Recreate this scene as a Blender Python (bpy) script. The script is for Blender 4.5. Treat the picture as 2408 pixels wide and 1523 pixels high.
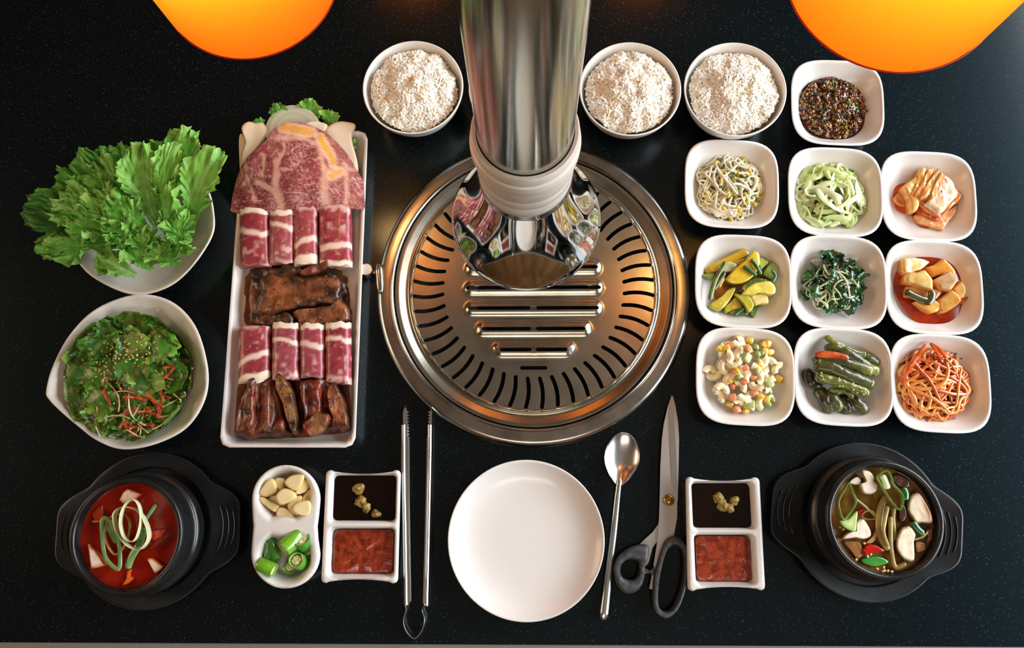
import bpy, bmesh, math, random
from mathutils import Vector, Matrix, noise
from mathutils.geometry import delaunay_2d_cdt
PI = math.pi
random.seed(7)
for o in list(bpy.data.objects):
    bpy.data.objects.remove(o)
sc = bpy.context.scene
COL = sc.collection

# ------------------------------------------------------------------ camera
TZ = 0.75            # height of the table top above the floor (m)
H = 0.877            # lens above the table top (m)
FPX = 1800.0         # focal length in pixels of the 2408 x 1523 frame
NX, NY = 1243.0, 1112.0      # pixel that looks straight down
n = Vector(((NX - 1204) / FPX, -(NY - 761.5) / FPX, -1)).normalized()   # world -Z in camera axes
Zc = -n
Xc = (Vector((1, 0, 0)) - n * n.x).normalized()
Yc = Zc.cross(Xc)
RC = Matrix((Xc, Yc, Zc))    # camera axes -> world axes
CAM = Vector((0, 0, TZ + H))
cd = bpy.data.cameras.new('camera')
cd.sensor_width = 36
cd.lens = 36 * FPX / 2408
cd.clip_start = 0.02
cam = bpy.data.objects.new('camera', cd)
COL.objects.link(cam)
cam.matrix_world = Matrix.Translation(CAM) @ RC.to_4x4()
sc.camera = cam

# ------------------------------------------------------------------ world, lights, exposure
world = bpy.data.worlds.new('sky')
sc.world = world
world.use_nodes = True
bg = world.node_tree.nodes['Background']
bg.inputs[0].default_value = (0.72, 0.86, 1.0, 1)
bg.inputs[1].default_value = 1.6

def area(name, loc, target, sx, sy, power, color):
    d = bpy.data.lights.new(name, 'AREA')
    d.shape = 'RECTANGLE'
    d.size, d.size_y = sx, sy
    d.energy = power
    d.color = color
    o = bpy.data.objects.new(name, d)
    COL.objects.link(o)
    o.location = loc
    o.rotation_euler = (Vector(target) - Vector(loc)).to_track_quat('-Z', 'Y').to_euler()
    return o
area('window_daylight', (1.95, 0.45, 1.66), (0, 0.25, 0.75), 2.9, 1.0, 80, (0.90, 0.955, 1.0))
area('wall_fill_light', (-2.30, 0.30, 1.85), (0, 0.3, 0.75), 1.2, .7, 14, (1.0, 0.70, 0.46))  # added warm fill from the left, out of view
area('ceiling_fill_light', (0.0, -1.55, 2.93), (0, -.9, 0.75), 1.5, .5, 12, (1.0, 0.96, 0.91))  # added fill from behind the camera, out of view
sc.view_settings.view_transform = 'Standard'
sc.view_settings.look = 'None'
sc.view_settings.gamma = 1
sc.view_settings.use_curve_mapping = False
sc.view_settings.exposure = 0.42
sc.cycles.max_bounces = 8
sc.cycles.transparent_max_bounces = 8
sc.cycles.caustics_reflective = False
sc.cycles.caustics_refractive = False
sc.cycles.sample_clamp_indirect = 6

# ------------------------------------------------------------------ helpers
ZSC = 1.0     # height factor while filling shallow bowls
def W(px, py, z=0.0):
    """Point at height z above the table that pixel (px, py) looks at."""
    z = z * ZSC
    d = RC @ Vector(((px - 1204) / FPX, -(py - 761.5) / FPX, -1))
    t = (z - H) / d.z
    return Vector((d.x * t, d.y * t, TZ + z))

def pxm(py, z=0.0):
    """Metres per pixel at image row py, height z."""
    return (W(1205, py, z) - W(1204, py, z)).length

def hx(s):
    s = s.lstrip('#')
    v = [int(s[i:i + 2], 16) / 255 for i in (0, 2, 4)]
    return tuple(x / 12.92 if x <= .04045 else ((x + .055) / 1.055) ** 2.4 for x in v)

def lerp3(a, b, t):
    t = max(0, min(1, t))
    return tuple(a[i] + (b[i] - a[i]) * t for i in range(3))

def sstep(a, b, x):
    t = max(0, min(1, (x - a) / (b - a)))
    return t * t * (3 - 2 * t)

def tag(o, label=None, cat=None, group=None, kind=None):
    if label: o['label'] = label
    if cat: o['category'] = cat
    if group: o['group'] = group
    if kind: o['kind'] = kind
    return o

def thing(name, loc, label, cat, group=None):
    o = bpy.data.objects.new(name, None)
    o.empty_display_size = 0.02
    COL.objects.link(o)
    o.location = loc
    return tag(o, label, cat, group)

def obj(name, V, Fa, mat, parent=None, label=None, cat=None, group=None, kind=None, cols=None, smooth=True, angle=45, origin=None):
    V = [Vector(v) for v in V]
    if origin is None:
        k = len(V)
        origin = Vector((sum(v.x for v in V) / k, sum(v.y for v in V) / k, min(v.z for v in V)))
    me = bpy.data.meshes.new(name)
    me.from_pydata([v - origin for v in V], [], Fa)
    if cols:
        a = me.color_attributes.new('Col', 'FLOAT_COLOR', 'POINT')
        buf = []
        for c in cols:
            buf += [c[0], c[1], c[2], 1.0]
        a.data.foreach_set('color', buf)
    if smooth:
        me.polygons.foreach_set('use_smooth', [True] * len(me.polygons))
        me.set_sharp_from_angle(angle=math.radians(angle))
    me.materials.append(mat)
    o = bpy.data.objects.new(name, me)
    COL.objects.link(o)
    if parent:
        o.parent = parent
        o.location = origin - parent.location
    else:
        o.location = origin
    return tag(o, label, cat, group, kind)

def dup(o, loc=None, rotz=0.0, label=None):
    c = o.copy()
    COL.objects.link(c)
    if loc is not None: c.location = loc
    c.rotation_euler = (0, 0, rotz)
    if label: c['label'] = label
    for ch in o.children:
        k = ch.copy()
        COL.objects.link(k)
        k.parent = c
    return c

def loft(rings, closed_start=True, closed_end=True, wrap=False):
    V, Fa = [], []
    m = len(rings[0])
    for r in rings:
        V += r
    k = len(rings)
    for i in range(k if wrap else k - 1):
        a, b = i * m, ((i + 1) % k) * m
        for j in range(m):
            j2 = (j + 1) % m
            Fa.append((a + j, a + j2, b + j2, b + j))
    if not wrap:
        if closed_start:
            V.append(sum(rings[0], Vector()) / m); c = len(V) - 1
            for j in range(m): Fa.append((c, (j + 1) % m, j))
        if closed_end:
            V.append(sum(rings[-1], Vector()) / m); c = len(V) - 1
            b = (k - 1) * m
            for j in range(m): Fa.append((c, b + j, b + (j + 1) % m))
    return V, Fa

def merge(parts):
    V, Fa, C = [], [], []
    for p in parts:
        k = len(V)
        V += p[0]
        Fa += [tuple(i + k for i in f) for f in p[1]]
        if len(p) > 2: C += p[2]
    return (V, Fa, C) if C else (V, Fa)

def lathe(profile, nseg=48, center=(0, 0, 0), M=None, close=(False, False)):
    rings = []
    c = Vector(center)
    for r, z in profile:
        ring = [Vector((r * math.cos(2 * PI * j / nseg), r * math.sin(2 * PI * j / nseg), z)) for j in range(nseg)]
        rings.append([(M @ v if M else v) + c for v in ring])
    return loft(rings, *close)

def box(x0, x1, y0, y1, z0, z1):
    V = [Vector((x, y, z)) for z in (z0, z1) for y in (y0, y1) for x in (x0, x1)]
    return V, [(0, 2, 3, 1), (4, 5, 7, 6), (0, 1, 5, 4), (2, 6, 7, 3), (0, 4, 6, 2), (1, 3, 7, 5)]

def spl(P, k, closed=False):
    P = [Vector(p) for p in P]
    m = len(P)
    if m == 2 and not closed:
        return [P[0].lerp(P[1], i / (k - 1)) for i in range(k)]
    out = []
    for i in range(k):
        t = i / k * m if closed else i / (k - 1) * (m - 1)
        a = int(t)
        if not closed and a >= m - 1: a = m - 2
        f = t - a
        g = (lambda q: P[q % m]) if closed else (lambda q: P[max(0, min(m - 1, q))])
        p0, p1, p2, p3 = g(a - 1), g(a), g(a + 1), g(a + 2)
        out.append(0.5 * ((2 * p1) + (p2 - p0) * f + (2 * p0 - 5 * p1 + 4 * p2 - p3) * f * f + (3 * p1 - p0 - 3 * p2 + p3) * f ** 3))
    return out

def tube(P, ra, rb=None, seg=8, closed=False, taper=True, twist=0.0):
    """Tube along P; ra is the sideways radius, rb the upright one (lists, functions of t or numbers)."""
    m = len(P)
    rb = ra if rb is None else rb
    ev = lambda r, t: r(t) if callable(r) else r
    rings = []
    for i, p in enumerate(P):
        if closed:
            tg = P[(i + 1) % m] - P[i - 1]
        else:
            tg = P[min(i + 1, m - 1)] - P[max(i - 1, 0)]
        tg = tg.normalized() if tg.length > 1e-9 else Vector((1, 0, 0))
        up = Vector((0, 0, 1)) if abs(tg.z) < .95 else Vector((0, 1, 0))
        s = tg.cross(up).normalized()
        u = s.cross(tg).normalized()
        t = i / (m - 1)
        if twist:
            q = Matrix.Rotation(twist * t, 3, tg)
            s, u = q @ s, q @ u
        A, B = ev(ra, t), ev(rb, t)
        rings.append([p + s * A * math.cos(2 * PI * j / seg) + u * B * math.sin(2 * PI * j / seg) for j in range(seg)])
    if not closed and taper:
        for e, nb in ((0, 1), (-1, -2)):
            c = sum(rings[e], Vector()) / seg
            out = (P[e] - P[nb]).normalized() * ev(ra, 0 if e == 0 else 1) * .5
            cap = [c + (v - c) * .55 + out for v in rings[e]]
            if e == 0: rings.insert(0, cap)
            else: rings.append(cap)
    return loft(rings, not closed, not closed, closed)

def resample(poly, k):
    m = len(poly)
    seg = [(Vector(poly[(i + 1) % m]) - Vector(poly[i])).length for i in range(m)]
    tot = sum(seg)
    out, i, acc = [], 0, 0.0
    for j in range(k):
        d = tot * j / k
        while acc + seg[i] < d:
            acc += seg[i]; i += 1
        f = (d - acc) / seg[i]
        out.append(Vector(poly[i]).lerp(Vector(poly[(i + 1) % m]), f))
    return out

def pslab(poly, z, thick, na=28, nr=(.3, .55, .75, .88, .96, 1.0), cf=None, side=None, amp=0.0, freq=120.0, tilt=(0, 0), bev=.2, smooth=True, zf=None, jit=0.0, spread=0.0):
    """Slab whose outline is traced in pixels, top at height z, made vertical-sided below."""
    P2 = [Vector((p[0], p[1], 0)) for p in poly]
    pts = spl(P2, na, True) if smooth else resample(P2, na)
    c = sum(pts, Vector()) / na
    if jit:
        pts = [c + (p - c) * (1 + jit * noise.noise(Vector((p.x * .08, p.y * .08, z * 100)))) for p in pts]
    rings, cols = [], []
    sd = random.random() * 50
    def top(p, r):
        zz = z + tilt[0] * (p.x - c.x) + tilt[1] * (p.y - c.y)
        if zf: zz += zf(p.x, p.y, r)
        w = W(p.x, p.y, zz)
        if amp:
            w.z += amp * noise.noise(Vector((w.x * freq + sd, w.y * freq, sd)))
        b = max(0, (r - .8) / .2)
        w.z -= thick * bev * b * b
        return w
    for r in nr:
        rings.append([top(c + (p - c) * r, r) for p in pts])
        if cf: cols += [cf(c.x + (p.x - c.x) * r, c.y + (p.y - c.y) * r, r) for p in pts]
    last = rings[-1]
    cw = sum(last, Vector()) / na
    for d, f in ((.5, 1.0 + spread * .5), (1.0, .97 + spread)):
        rings.append([Vector((cw.x + (v.x - cw.x) * f, cw.y + (v.y - cw.y) * f, v.z - thick * (1 - bev) * d)) for v in last])
        if cf: cols += [side or cf(p.x, p.y, 1) for p in pts]
    V, Fa = loft(rings)
    V[-2] = top(c, 0)
    Fa = [tuple(reversed(f)) for f in Fa]
    if cf:
        cols += [cf(c.x, c.y, 0), side or cf(c.x, c.y, 1)]
        return V, Fa, cols
    return V, Fa

def sell(size, e=.35, nu=14, nv=9, amp=0.0, freq=150.0):
    """Rounded box (superellipsoid) around the origin."""
    sg = lambda x, p: math.copysign(abs(x) ** p, x)
    rings = []
    for i in range(1, nv):
        b = -PI / 2 + PI * i / nv
        rings.append([Vector((size[0] * sg(math.cos(b), e) * sg(math.cos(2 * PI * j / nu), e), size[1] * sg(math.cos(b), e) * sg(math.sin(2 * PI * j / nu), e), size[2] * sg(math.sin(b), e))) for j in range(nu)])
    V, Fa = loft(rings)
    if amp:
        s = random.random() * 50
        V = [v + v.normalized() * amp * noise.noise(v * freq + Vector((s, s, s))) for v in V]
    return V, Fa

def xf(g, M):
    return (([M @ v for v in g[0]],) + tuple(g[1:]))

def rotm(ax, ay, az):
    return Matrix.Rotation(az, 4, 'Z') @ Matrix.Rotation(ay, 4, 'Y') @ Matrix.Rotation(ax, 4, 'X')

def at(p, rot=(0, 0, 0)):
    return Matrix.Translation(p) @ rotm(*rot)

# ------------------------------------------------------------------ materials
def mat(name, c1, c2=None, scale=60, lo=.42, hi=.62, rough=.5, metal=0.0, bump=0.0, bscale=None, coat=0.0, attr=False, amt=1.0, spec=.5, trans=0.0, speck=None, stretch=None, emis=None, aniso=0.0, ior=None, detail=4, sss=0.0, vein=None):
    m = bpy.data.materials.new(name)
    m.use_nodes = True
    nt = m.node_tree
    N, L = nt.nodes, nt.links
    b = N['Principled BSDF']
    b.inputs['Roughness'].default_value = rough
    if metal != 'speck': b.inputs['Metallic'].default_value = metal
    b.inputs['Specular IOR Level'].default_value = spec
    b.inputs['Coat Weight'].default_value = coat
    b.inputs['Coat Roughness'].default_value = .08
    tc = N.new('ShaderNodeTexCoord')
    co = tc.outputs['Object']
    if stretch:
        mp = N.new('ShaderNodeMapping')
        mp.inputs['Scale'].default_value = stretch
        L.new(co, mp.inputs['Vector'])
        co = mp.outputs[0]
    if attr:
        at_ = N.new('ShaderNodeAttribute')
        at_.attribute_name = 'Col'
        base = at_.outputs['Color']
    else:
        rgb = N.new('ShaderNodeRGB')
        rgb.outputs[0].default_value = (*c1, 1)
        base = rgb.outputs[0]
    def mix(fac, A, B):
        x = N.new('ShaderNodeMix')
        x.data_type = 'RGBA'
        L.new(fac, x.inputs['Factor'])
        L.new(A, x.inputs['A'])
        if isinstance(B, tuple): x.inputs['B'].default_value = (*B, 1)
        else: L.new(B, x.inputs['B'])
        return x.outputs['Result']
    def ramp(src, a, c, top=1.0):
        r = N.new('ShaderNodeMapRange')
        r.inputs['From Min'].default_value = a
        r.inputs['From Max'].default_value = c
        r.inputs['To Max'].default_value = top
        L.new(src, r.inputs['Value'])
        return r.outputs[0]
    if c2:
        nz = N.new('ShaderNodeTexNoise')
        nz.inputs['Scale'].default_value = scale
        nz.inputs['Detail'].default_value = detail
        L.new(co, nz.inputs['Vector'])
        base = mix(ramp(nz.outputs['Fac'], lo, hi, amt), base, c2)
    if vein:
        nd = N.new('ShaderNodeTexNoise'); nd.inputs['Scale'].default_value = vein[1] * .6; nd.inputs['Detail'].default_value = 3
        L.new(co, nd.inputs['Vector'])
        vm = N.new('ShaderNodeVectorMath'); vm.operation = 'MULTIPLY_ADD'
        L.new(nd.outputs['Color'], vm.inputs[0]); vm.inputs[1].default_value = (vein[4],) * 3; L.new(co, vm.inputs[2])
        vv = N.new('ShaderNodeTexVoronoi'); vv.feature = 'DISTANCE_TO_EDGE'; vv.inputs['Scale'].default_value = vein[1]
        L.new(vm.outputs[0], vv.inputs['Vector'])
        n3 = N.new('ShaderNodeTexNoise'); n3.inputs['Scale'].default_value = 45
        L.new(co, n3.inputs['Vector'])
        mm = N.new('ShaderNodeMath'); mm.operation = 'MULTIPLY'
        L.new(ramp(vv.outputs['Distance'], vein[2], vein[2] * .25), mm.inputs[0])
        L.new(ramp(n3.outputs['Fac'], .36, .60, vein[3]), mm.inputs[1])
        base = mix(mm.outputs[0], base, vein[0])
    for sp in (speck or []):
        vz = N.new('ShaderNodeTexVoronoi')
        vz.inputs['Scale'].default_value = sp[1]
        L.new(co, vz.inputs['Vector'])
        mm = N.new('ShaderNodeMath'); mm.operation = 'MULTIPLY'
        sepc = N.new('ShaderNodeSeparateColor')
        L.new(vz.outputs['Color'], sepc.inputs[0])
        L.new(ramp(vz.outputs['Distance'], sp[3], sp[3] * .6), mm.inputs[0])
        L.new(ramp(sepc.outputs[0], sp[2], min(1, sp[2] + .1)), mm.inputs[1])
        base = mix(mm.outputs[0], base, sp[0])
        if metal == 'speck': L.new(mm.outputs[0], b.inputs['Metallic'])
    L.new(base, b.inputs['Base Color'])
    if bump:
        bz = N.new('ShaderNodeTexNoise')
        bz.inputs['Scale'].default_value = bscale or scale
        bz.inputs['Detail'].default_value = 4
        L.new(co, bz.inputs['Vector'])
        bp = N.new('ShaderNodeBump')
        bp.inputs['Strength'].default_value = bump
        bp.inputs['Distance'].default_value = .002
        L.new(bz.outputs['Fac'], bp.inputs['Height'])
        L.new(bp.outputs[0], b.inputs['Normal'])
    if sss:
        b.inputs['Subsurface Weight'].default_value = sss
        b.inputs['Subsurface Radius'].default_value = (.006, .004, .002)
        b.inputs['Subsurface Scale'].default_value = .5
    if trans:
        tr = N.new('ShaderNodeBsdfTranslucent')
        L.new(base, tr.inputs['Color'])
        mx = N.new('ShaderNodeMixShader')
        mx.inputs[0].default_value = trans
        L.new(b.outputs[0], mx.inputs[1]); L.new(tr.outputs[0], mx.inputs[2])
        L.new(mx.outputs[0], N['Material Output'].inputs[0])
    return m

MT = {}
MT['granite'] = mat('black_granite', (.0016, .0026, .0032), rough=.15, spec=.30, speck=[((.075, .095, .105), 620, .84, .32), ((.20, .23, .26), 420, .955, .24)], metal='speck', bump=.015, bscale=900)
_N, _L = MT['granite'].node_tree.nodes, MT['granite'].node_tree.links
_g = _N.new('ShaderNodeBsdfGlossy'); _g.inputs['Roughness'].default_value = .36; _g.inputs['Color'].default_value = (.0026, .0068, .0086, 1)
_a = _N.new('ShaderNodeAddShader')
_L.new(_N['Principled BSDF'].outputs[0], _a.inputs[0]); _L.new(_g.outputs[0], _a.inputs[1]); _L.new(_a.outputs[0], _N['Material Output'].inputs[0])
MT['white'] = mat('white_melamine', hx('#dcdad5'), rough=.28, coat=.25, speck=[(hx('#8d8a84'), 260, .93, .08)])
MT['ware'] = mat('white_stoneware', hx('#d9d7cf'), hx('#cdc9bd'), scale=30, rough=.3, coat=.2)
MT['steel'] = mat('brushed_steel', hx('#aeab9e'), hx('#97937f'), scale=45, lo=.3, hi=.75, rough=.23, metal=.96, bump=.02, bscale=500)
MT['ringsteel'] = mat('polished_ring_steel', hx('#b9b2a8'), hx('#9c9488'), scale=25, rough=.24, metal=1, bump=.015, bscale=300)
MT['chrome'] = mat('chrome', hx('#d5d5d2'), rough=.06, metal=1, bump=.008, bscale=60)
MT['pipe'] = mat('brushed_chrome_pipe', hx('#bdbcae'), rough=.17, metal=1, bump=.03, bscale=30, stretch=(8, 8, .4))
MT['cutlery'] = mat('cutlery_steel', hx('#dcdcd8'), rough=.24, metal=1)
MT['blade'] = mat('blade_steel', hx('#d0ccc6'), rough=.40, metal=1, bump=.02, bscale=300, stretch=(1, .1, 1))
MT['collar'] = mat('frosted_silicone', hx('#e4ddd2'), hx('#d6cdc0'), scale=30, rough=.42, trans=.12)
MT['black_iron'] = mat('blackened_steel', (.012, .012, .012), (.03, .028, .025), scale=30, rough=.5, metal=.4)
MT['stone'] = mat('black_stoneware', (.006, .007, .008), (.012, .013, .013), scale=60, rough=.27, bump=.12, bscale=180, speck=[((.08, .09, .09), 500, .9, .2)])
MT['trivet'] = mat('black_bakelite', (.006, .008, .009), (.010, .012, .012), scale=90, rough=.34, bump=.05, bscale=500)
MT['plastic'] = mat('scuffed_black_plastic', hx('#2c2f33'), hx('#42464b'), scale=200, rough=.5, bump=.08, bscale=400)
MT['trim'] = mat('grey_edge_trim', hx('#7d7b73'), rough=.5, metal=.3)

# ------------------------------------------------------------------ room shell
def sbox(name, b, m, kind='structure'):
    return obj(name, *box(*b), m, kind=kind, smooth=False)
MT['floor'] = mat('floor_tile', hx('#7d5a36'), hx('#5f4226'), scale=3, rough=.5, stretch=(1, .2, 1))
MT['wall'] = mat('wall_paint', hx('#57493c'), hx('#4c3f33'), scale=4, rough=.8)
MT['ceil'] = mat('dark_ceiling', hx('#948a7d'), hx('#85796c'), scale=4, rough=.9)
MT['frame'] = mat('window_frame_paint', hx('#c9c7c0'), rough=.5)
RX0, RX1, RY0, RY1, RZ = -2.4, 2.05, -2.2, 2.6, 3.0
sbox('floor', (RX0, RX1, RY0, RY1, -.05, 0), MT['floor'])
sbox('ceiling', (RX0, RX1, RY0, RY1, RZ, RZ + .05), MT['ceil'])
sbox('wall_left', (RX0 - .1, RX0, RY0, RY1, 0, RZ), MT['wall'])
sbox('wall_back', (RX0, RX1, RY1, RY1 + .1, 0, RZ), MT['wall'])
sbox('wall_front', (RX0, RX1, RY0 - .1, RY0, 0, RZ), mat('wood_wall', hx('#8a6238'), hx('#6f4a26'), scale=3, rough=.5, stretch=(1, 1, .15)))
wy0, wy1, wz0, wz1 = -1.1, 2.0, 1.0, 2.6
obj('wall_right', *merge([box(RX1, RX1 + .1, RY0, RY1, 0, wz0), box(RX1, RX1 + .1, RY0, RY1, wz1, RZ), box(RX1, RX1 + .1, RY0, wy0, wz0, wz1), box(RX1, RX1 + .1, wy1, RY1, wz0, wz1)]), MT['wall'], kind='structure', smooth=False)
win = obj('window_1', *merge([box(RX1, RX1 + .06, wy0, wy1, wz0, wz0 + .05), box(RX1, RX1 + .06, wy0, wy1, wz1 - .05, wz1)] + [box(RX1, RX1 + .06, y - .025, y + .025, wz0, wz1) for y in (wy0 + .025, .3, 1.2, wy1 - .025)]), MT['frame'], kind='structure', smooth=False)
gm = bpy.data.materials.new('window_glass'); gm.use_nodes = True
_N, _L = gm.node_tree.nodes, gm.node_tree.links
_t = _N.new('ShaderNodeBsdfTransparent'); _g = _N.new('ShaderNodeBsdfGlossy'); _g.inputs['Roughness'].default_value = .02
_x = _N.new('ShaderNodeMixShader'); _x.inputs[0].default_value = .06
_L.new(_t.outputs[0], _x.inputs[1]); _L.new(_g.outputs[0], _x.inputs[2]); _L.new(_x.outputs[0], _N['Material Output'].inputs[0])
for a, b_ in ((wy0 + .05, .275), (.325, 1.175), (1.225, wy1 - .05)):
    obj('pane', *box(RX1 + .025, RX1 + .032, a, b_, wz0 + .05, wz1 - .05), gm, parent=win, smooth=False)

wl = thing('added_wall_fill', (RX0, .30, 1.45), 'added warm fill panel on the unseen wall across from the window', 'lamp')  # invented fixture around the warm fill from the left
MT['panel'] = mat('warm_fill_panel', (.9, .7, .5), rough=.6)  # glowing face shared by both added fill panels
_b = MT['panel'].node_tree.nodes['Principled BSDF']
_b.inputs['Emission Color'].default_value = (1, .55, .28, 1); _b.inputs['Emission Strength'].default_value = 1.2
obj('wall_fill_panel', *box(RX0 + .05, RX0 + .06, -.3, .9, 1.5, 2.2), MT['panel'], parent=wl, smooth=False)
obj('wall_fill_frame', *merge([box(RX0, RX0 + .07, -.34, -.3, 1.46, 2.24), box(RX0, RX0 + .07, .9, .94, 1.46, 2.24), box(RX0, RX0 + .07, -.3, .9, 1.46, 1.5), box(RX0, RX0 + .07, -.3, .9, 2.2, 2.24)]), MT['floor'], parent=wl, smooth=False)

cl = thing('added_ceiling_fill', (0, -1.55, RZ), 'added rectangular fill panel on the unseen ceiling', 'lamp')  # invented fixture around the overhead fill behind the camera
obj('ceiling_fill_panel', *box(-.75, .75, -1.8, -1.3, RZ - .04, RZ - .03), MT['panel'], parent=cl, smooth=False)
obj('ceiling_fill_frame', *merge([box(-.78, .78, -1.83, -1.8, RZ - .05, RZ), box(-.78, .78, -1.3, -1.27, RZ - .05, RZ), box(-.78, -.75, -1.8, -1.3, RZ - .05, RZ), box(.75, .78, -1.8, -1.3, RZ - .05, RZ)]), MT['frame'], parent=cl, smooth=False)

# ------------------------------------------------------------------ table with a round opening for the grill
GC = W(1254, 676, .012); GC.z = TZ
yb = W(1900, 1518.5, 0).y
TX0, TX1, TY0, TY1 = -.85, .85, yb, .95
table = thing('table', (0, (TY0 + TY1) / 2, 0), 'black speckled granite restaurant table with grey metal edge', 'table')
def ray_rect(a):
    dx, dy = math.cos(a), math.sin(a)
    t = 1e9
    if dx > 1e-9: t = min(t, (TX1 - GC.x) / dx)
    if dx < -1e-9: t = min(t, (TX0 - GC.x) / dx)
    if dy > 1e-9: t = min(t, (TY1 - GC.y) / dy)
    if dy < -1e-9: t = min(t, (TY0 - GC.y) / dy)
    return Vector((GC.x + dx * t, GC.y + dy * t, 0))
angs = [2 * PI * i / 96 for i in range(96)] + [math.atan2(y - GC.y, x - GC.x) % (2 * PI) for x in (TX0, TX1) for y in (TY0, TY1)]
angs = sorted(angs)
HR = .168
def ringat(r, z): return [Vector((GC.x + r * math.cos(a), GC.y + r * math.sin(a), z)) for a in angs]
def rectat(z): return [ray_rect(a) + Vector((0, 0, z)) for a in angs]
V, Fa = loft([ringat(HR, TZ - .03), ringat(HR, TZ), rectat(TZ), rectat(TZ - .03)], False, False, True)
obj('table_top', V, [tuple(reversed(f)) for f in Fa], MT['granite'], parent=table, smooth=False)
e = .012
obj('edge_trim', *merge([box(TX0 - e, TX1 + e, TY0 - e, TY0, TZ - .034, TZ - .0015), box(TX0 - e, TX1 + e, TY1, TY1 + e, TZ - .034, TZ - .0015), box(TX0 - e, TX0, TY0, TY1, TZ - .034, TZ - .0015), box(TX1, TX1 + e, TY0, TY1, TZ - .034, TZ - .0015)]), MT['trim'], parent=table, smooth=False)
for sx in (-1, 1):
    for sy in (TY0 + .07, TY1 - .07):
        obj('leg', *box(sx * .76 - .03, sx * .76 + .03, sy - .03, sy + .03, 0, TZ - .03), MT['black_iron'], parent=table, smooth=False)

# ------------------------------------------------------------------ hanging lamps
MT['shade'] = mat('orange_lamp_shade', (1.0, .40, .035), rough=.45, trans=.92)
MT['rim'] = mat('red_shade_rim', (.5, .02, .008), rough=.5, trans=.5)
MT['bulb'] = mat('bulb_glass', (1, .8, .5))
_b = MT['bulb'].node_tree.nodes['Principled BSDF']
_b.inputs['Emission Color'].default_value = (1, .62, .25, 1); _b.inputs['Emission Strength'].default_value = 12
MT['cord'] = mat('black_cord', (.01, .01, .01), rough=.6)
def lamp(px, py, zb, R, hgt, label, power):
    c = W(px, py, zb) if abs(px) > 10 else Vector((px, py, TZ + zb))
    t = thing('pendant_lamp', c, label, 'lamp', 'orange pendant lamps over the table')
    prof = [(R * .93, .004), (R * .985, .0), (R, .008), (R * 1.0, hgt * .5), (R * .985, hgt - .02), (R * .95, hgt - .005), (R * .9, hgt), (R * .35, hgt + .004)]
    obj('lamp_shade', *lathe(prof, 72, c), MT['shade'], parent=t)
    obj('shade_rim', *lathe([(R * .975, -.0003), (R * .99, -.0010), (R * 1.001, -.0002), (R * 1.002, .0012), (R * .996, .0014)], 72, c), MT['rim'], parent=t)
    obj('lamp_cap', *lathe([(.0, hgt + .03), (.012, hgt + .028), (.022, hgt + .006), (R * .36, hgt + .003), (R * .36, hgt + .001)], 32, c), MT['cord'], parent=t)
    obj('bulb', *lathe([(.001, hgt * .5 - .03), (.014, hgt * .5 - .024), (.022, hgt * .5), (.018, hgt * .5 + .025), (.011, hgt * .5 + .05), (.011, hgt)], 24, c), MT['bulb'], parent=t)
    obj('cord', *tube([c + Vector((0, 0, hgt + .02)), Vector((c.x, c.y, RZ))], .003, seg=8), MT['cord'], parent=t)
    d = bpy.data.lights.new('bulb_light', 'POINT'); d.energy = power; d.color = (1, .58, .22); d.shadow_soft_size = .025
    lo = bpy.data.objects.new('bulb_light', d); COL.objects.link(lo); lo.parent = t; lo.location = (0, 0, hgt * .47)
lamp(588, -52, .30, .076, .24, 'glowing orange drum pendant lamp hanging above the lettuce and meat side', 0.70)
lamp(2102, -62, .39, .0765, .24, 'glowing orange drum pendant lamp hanging above the chopped chili dish', 0.95)

for lx, ly, lab in ((-.26, 1.16, 'added unseen orange drum lamp beyond the far table edge, lettuce side'), (.26, 1.16, 'added unseen orange drum lamp beyond the far table edge, window side')):
    lamp(lx, ly, .46, .085, .26, lab, 9.0)  # extra out-of-view lamps, added for orange reflections on the grill rim

# ------------------------------------------------------------------ grill
grill = thing('table_grill', GC, 'round stainless steel table grill set into the black table', 'grill')
obj('outer_ring', *lathe([(.1835, .0005), (.1835, .004), (.1822, .0085), (.1795, .0115), (.176, .0125), (.170, .0122), (.1665, .0125), (.1655, .0145), (.1640, .0152), (.1627, .0142), (.1620, .0100), (.1618, -.03)], 120, GC), MT['ringsteel'], parent=grill)
obj('firebox', *lathe([(.1618, -.02), (.155, -.05), (.13, -.075), (.05, -.08), (.001, -.08)], 64, GC), MT['black_iron'], parent=grill)
obj('burner', *lathe([(.085, -.06), (.088, -.045), (.08, -.038), (.07, -.045), (.07, -.06)], 48, GC), MT['black_iron'], parent=grill)
# cooking plate: a pressed disc with real slots
PZ = .0095
def gpx(px, py): 
    w = W(px, py, .012)
    return w.x - GC.x, w.y - GC.y
rows = []      # ridge rows: y offset, half length, slots
for k, (hl, sl) in {0: (.0795, [(-.0765, .0765)]), 1: (.0785, [(-.0735, -.0055), (.0055, .0735)]), 2: (.0660, [(-.0575, -.005), (.005, .0575)]), 3: (.0475, [(-.0365, -.0045), (.0045, .0365)])}.items():
    for s in ((1,) if k == 0 else (1, -1)):
        rows.append((s * k * .0243, hl, sl, k))
def plate_z(x, y):
    r = math.hypot(x, y)
    z = PZ
    if r > .1415:
        z += .0008 * math.exp(-((r - .1425) / .001) ** 2)
        z -= .0030 * sstep(.1430, .1480, r)
        z += .0062 * max(0, min(1, (r - .1478) / .0105))
    for y0, hl, sl, k in rows:
        dy = abs(y - y0); dx = max(0, abs(x) - hl + .008 + (.5 * max(0, (y0 - y) if y0 < 0 else (y - y0)) if k == 3 else 0))
        d = math.hypot(dy, dx)
        z += .0038 * (1 - sstep(.0034, .0102, d))
    return z
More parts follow.
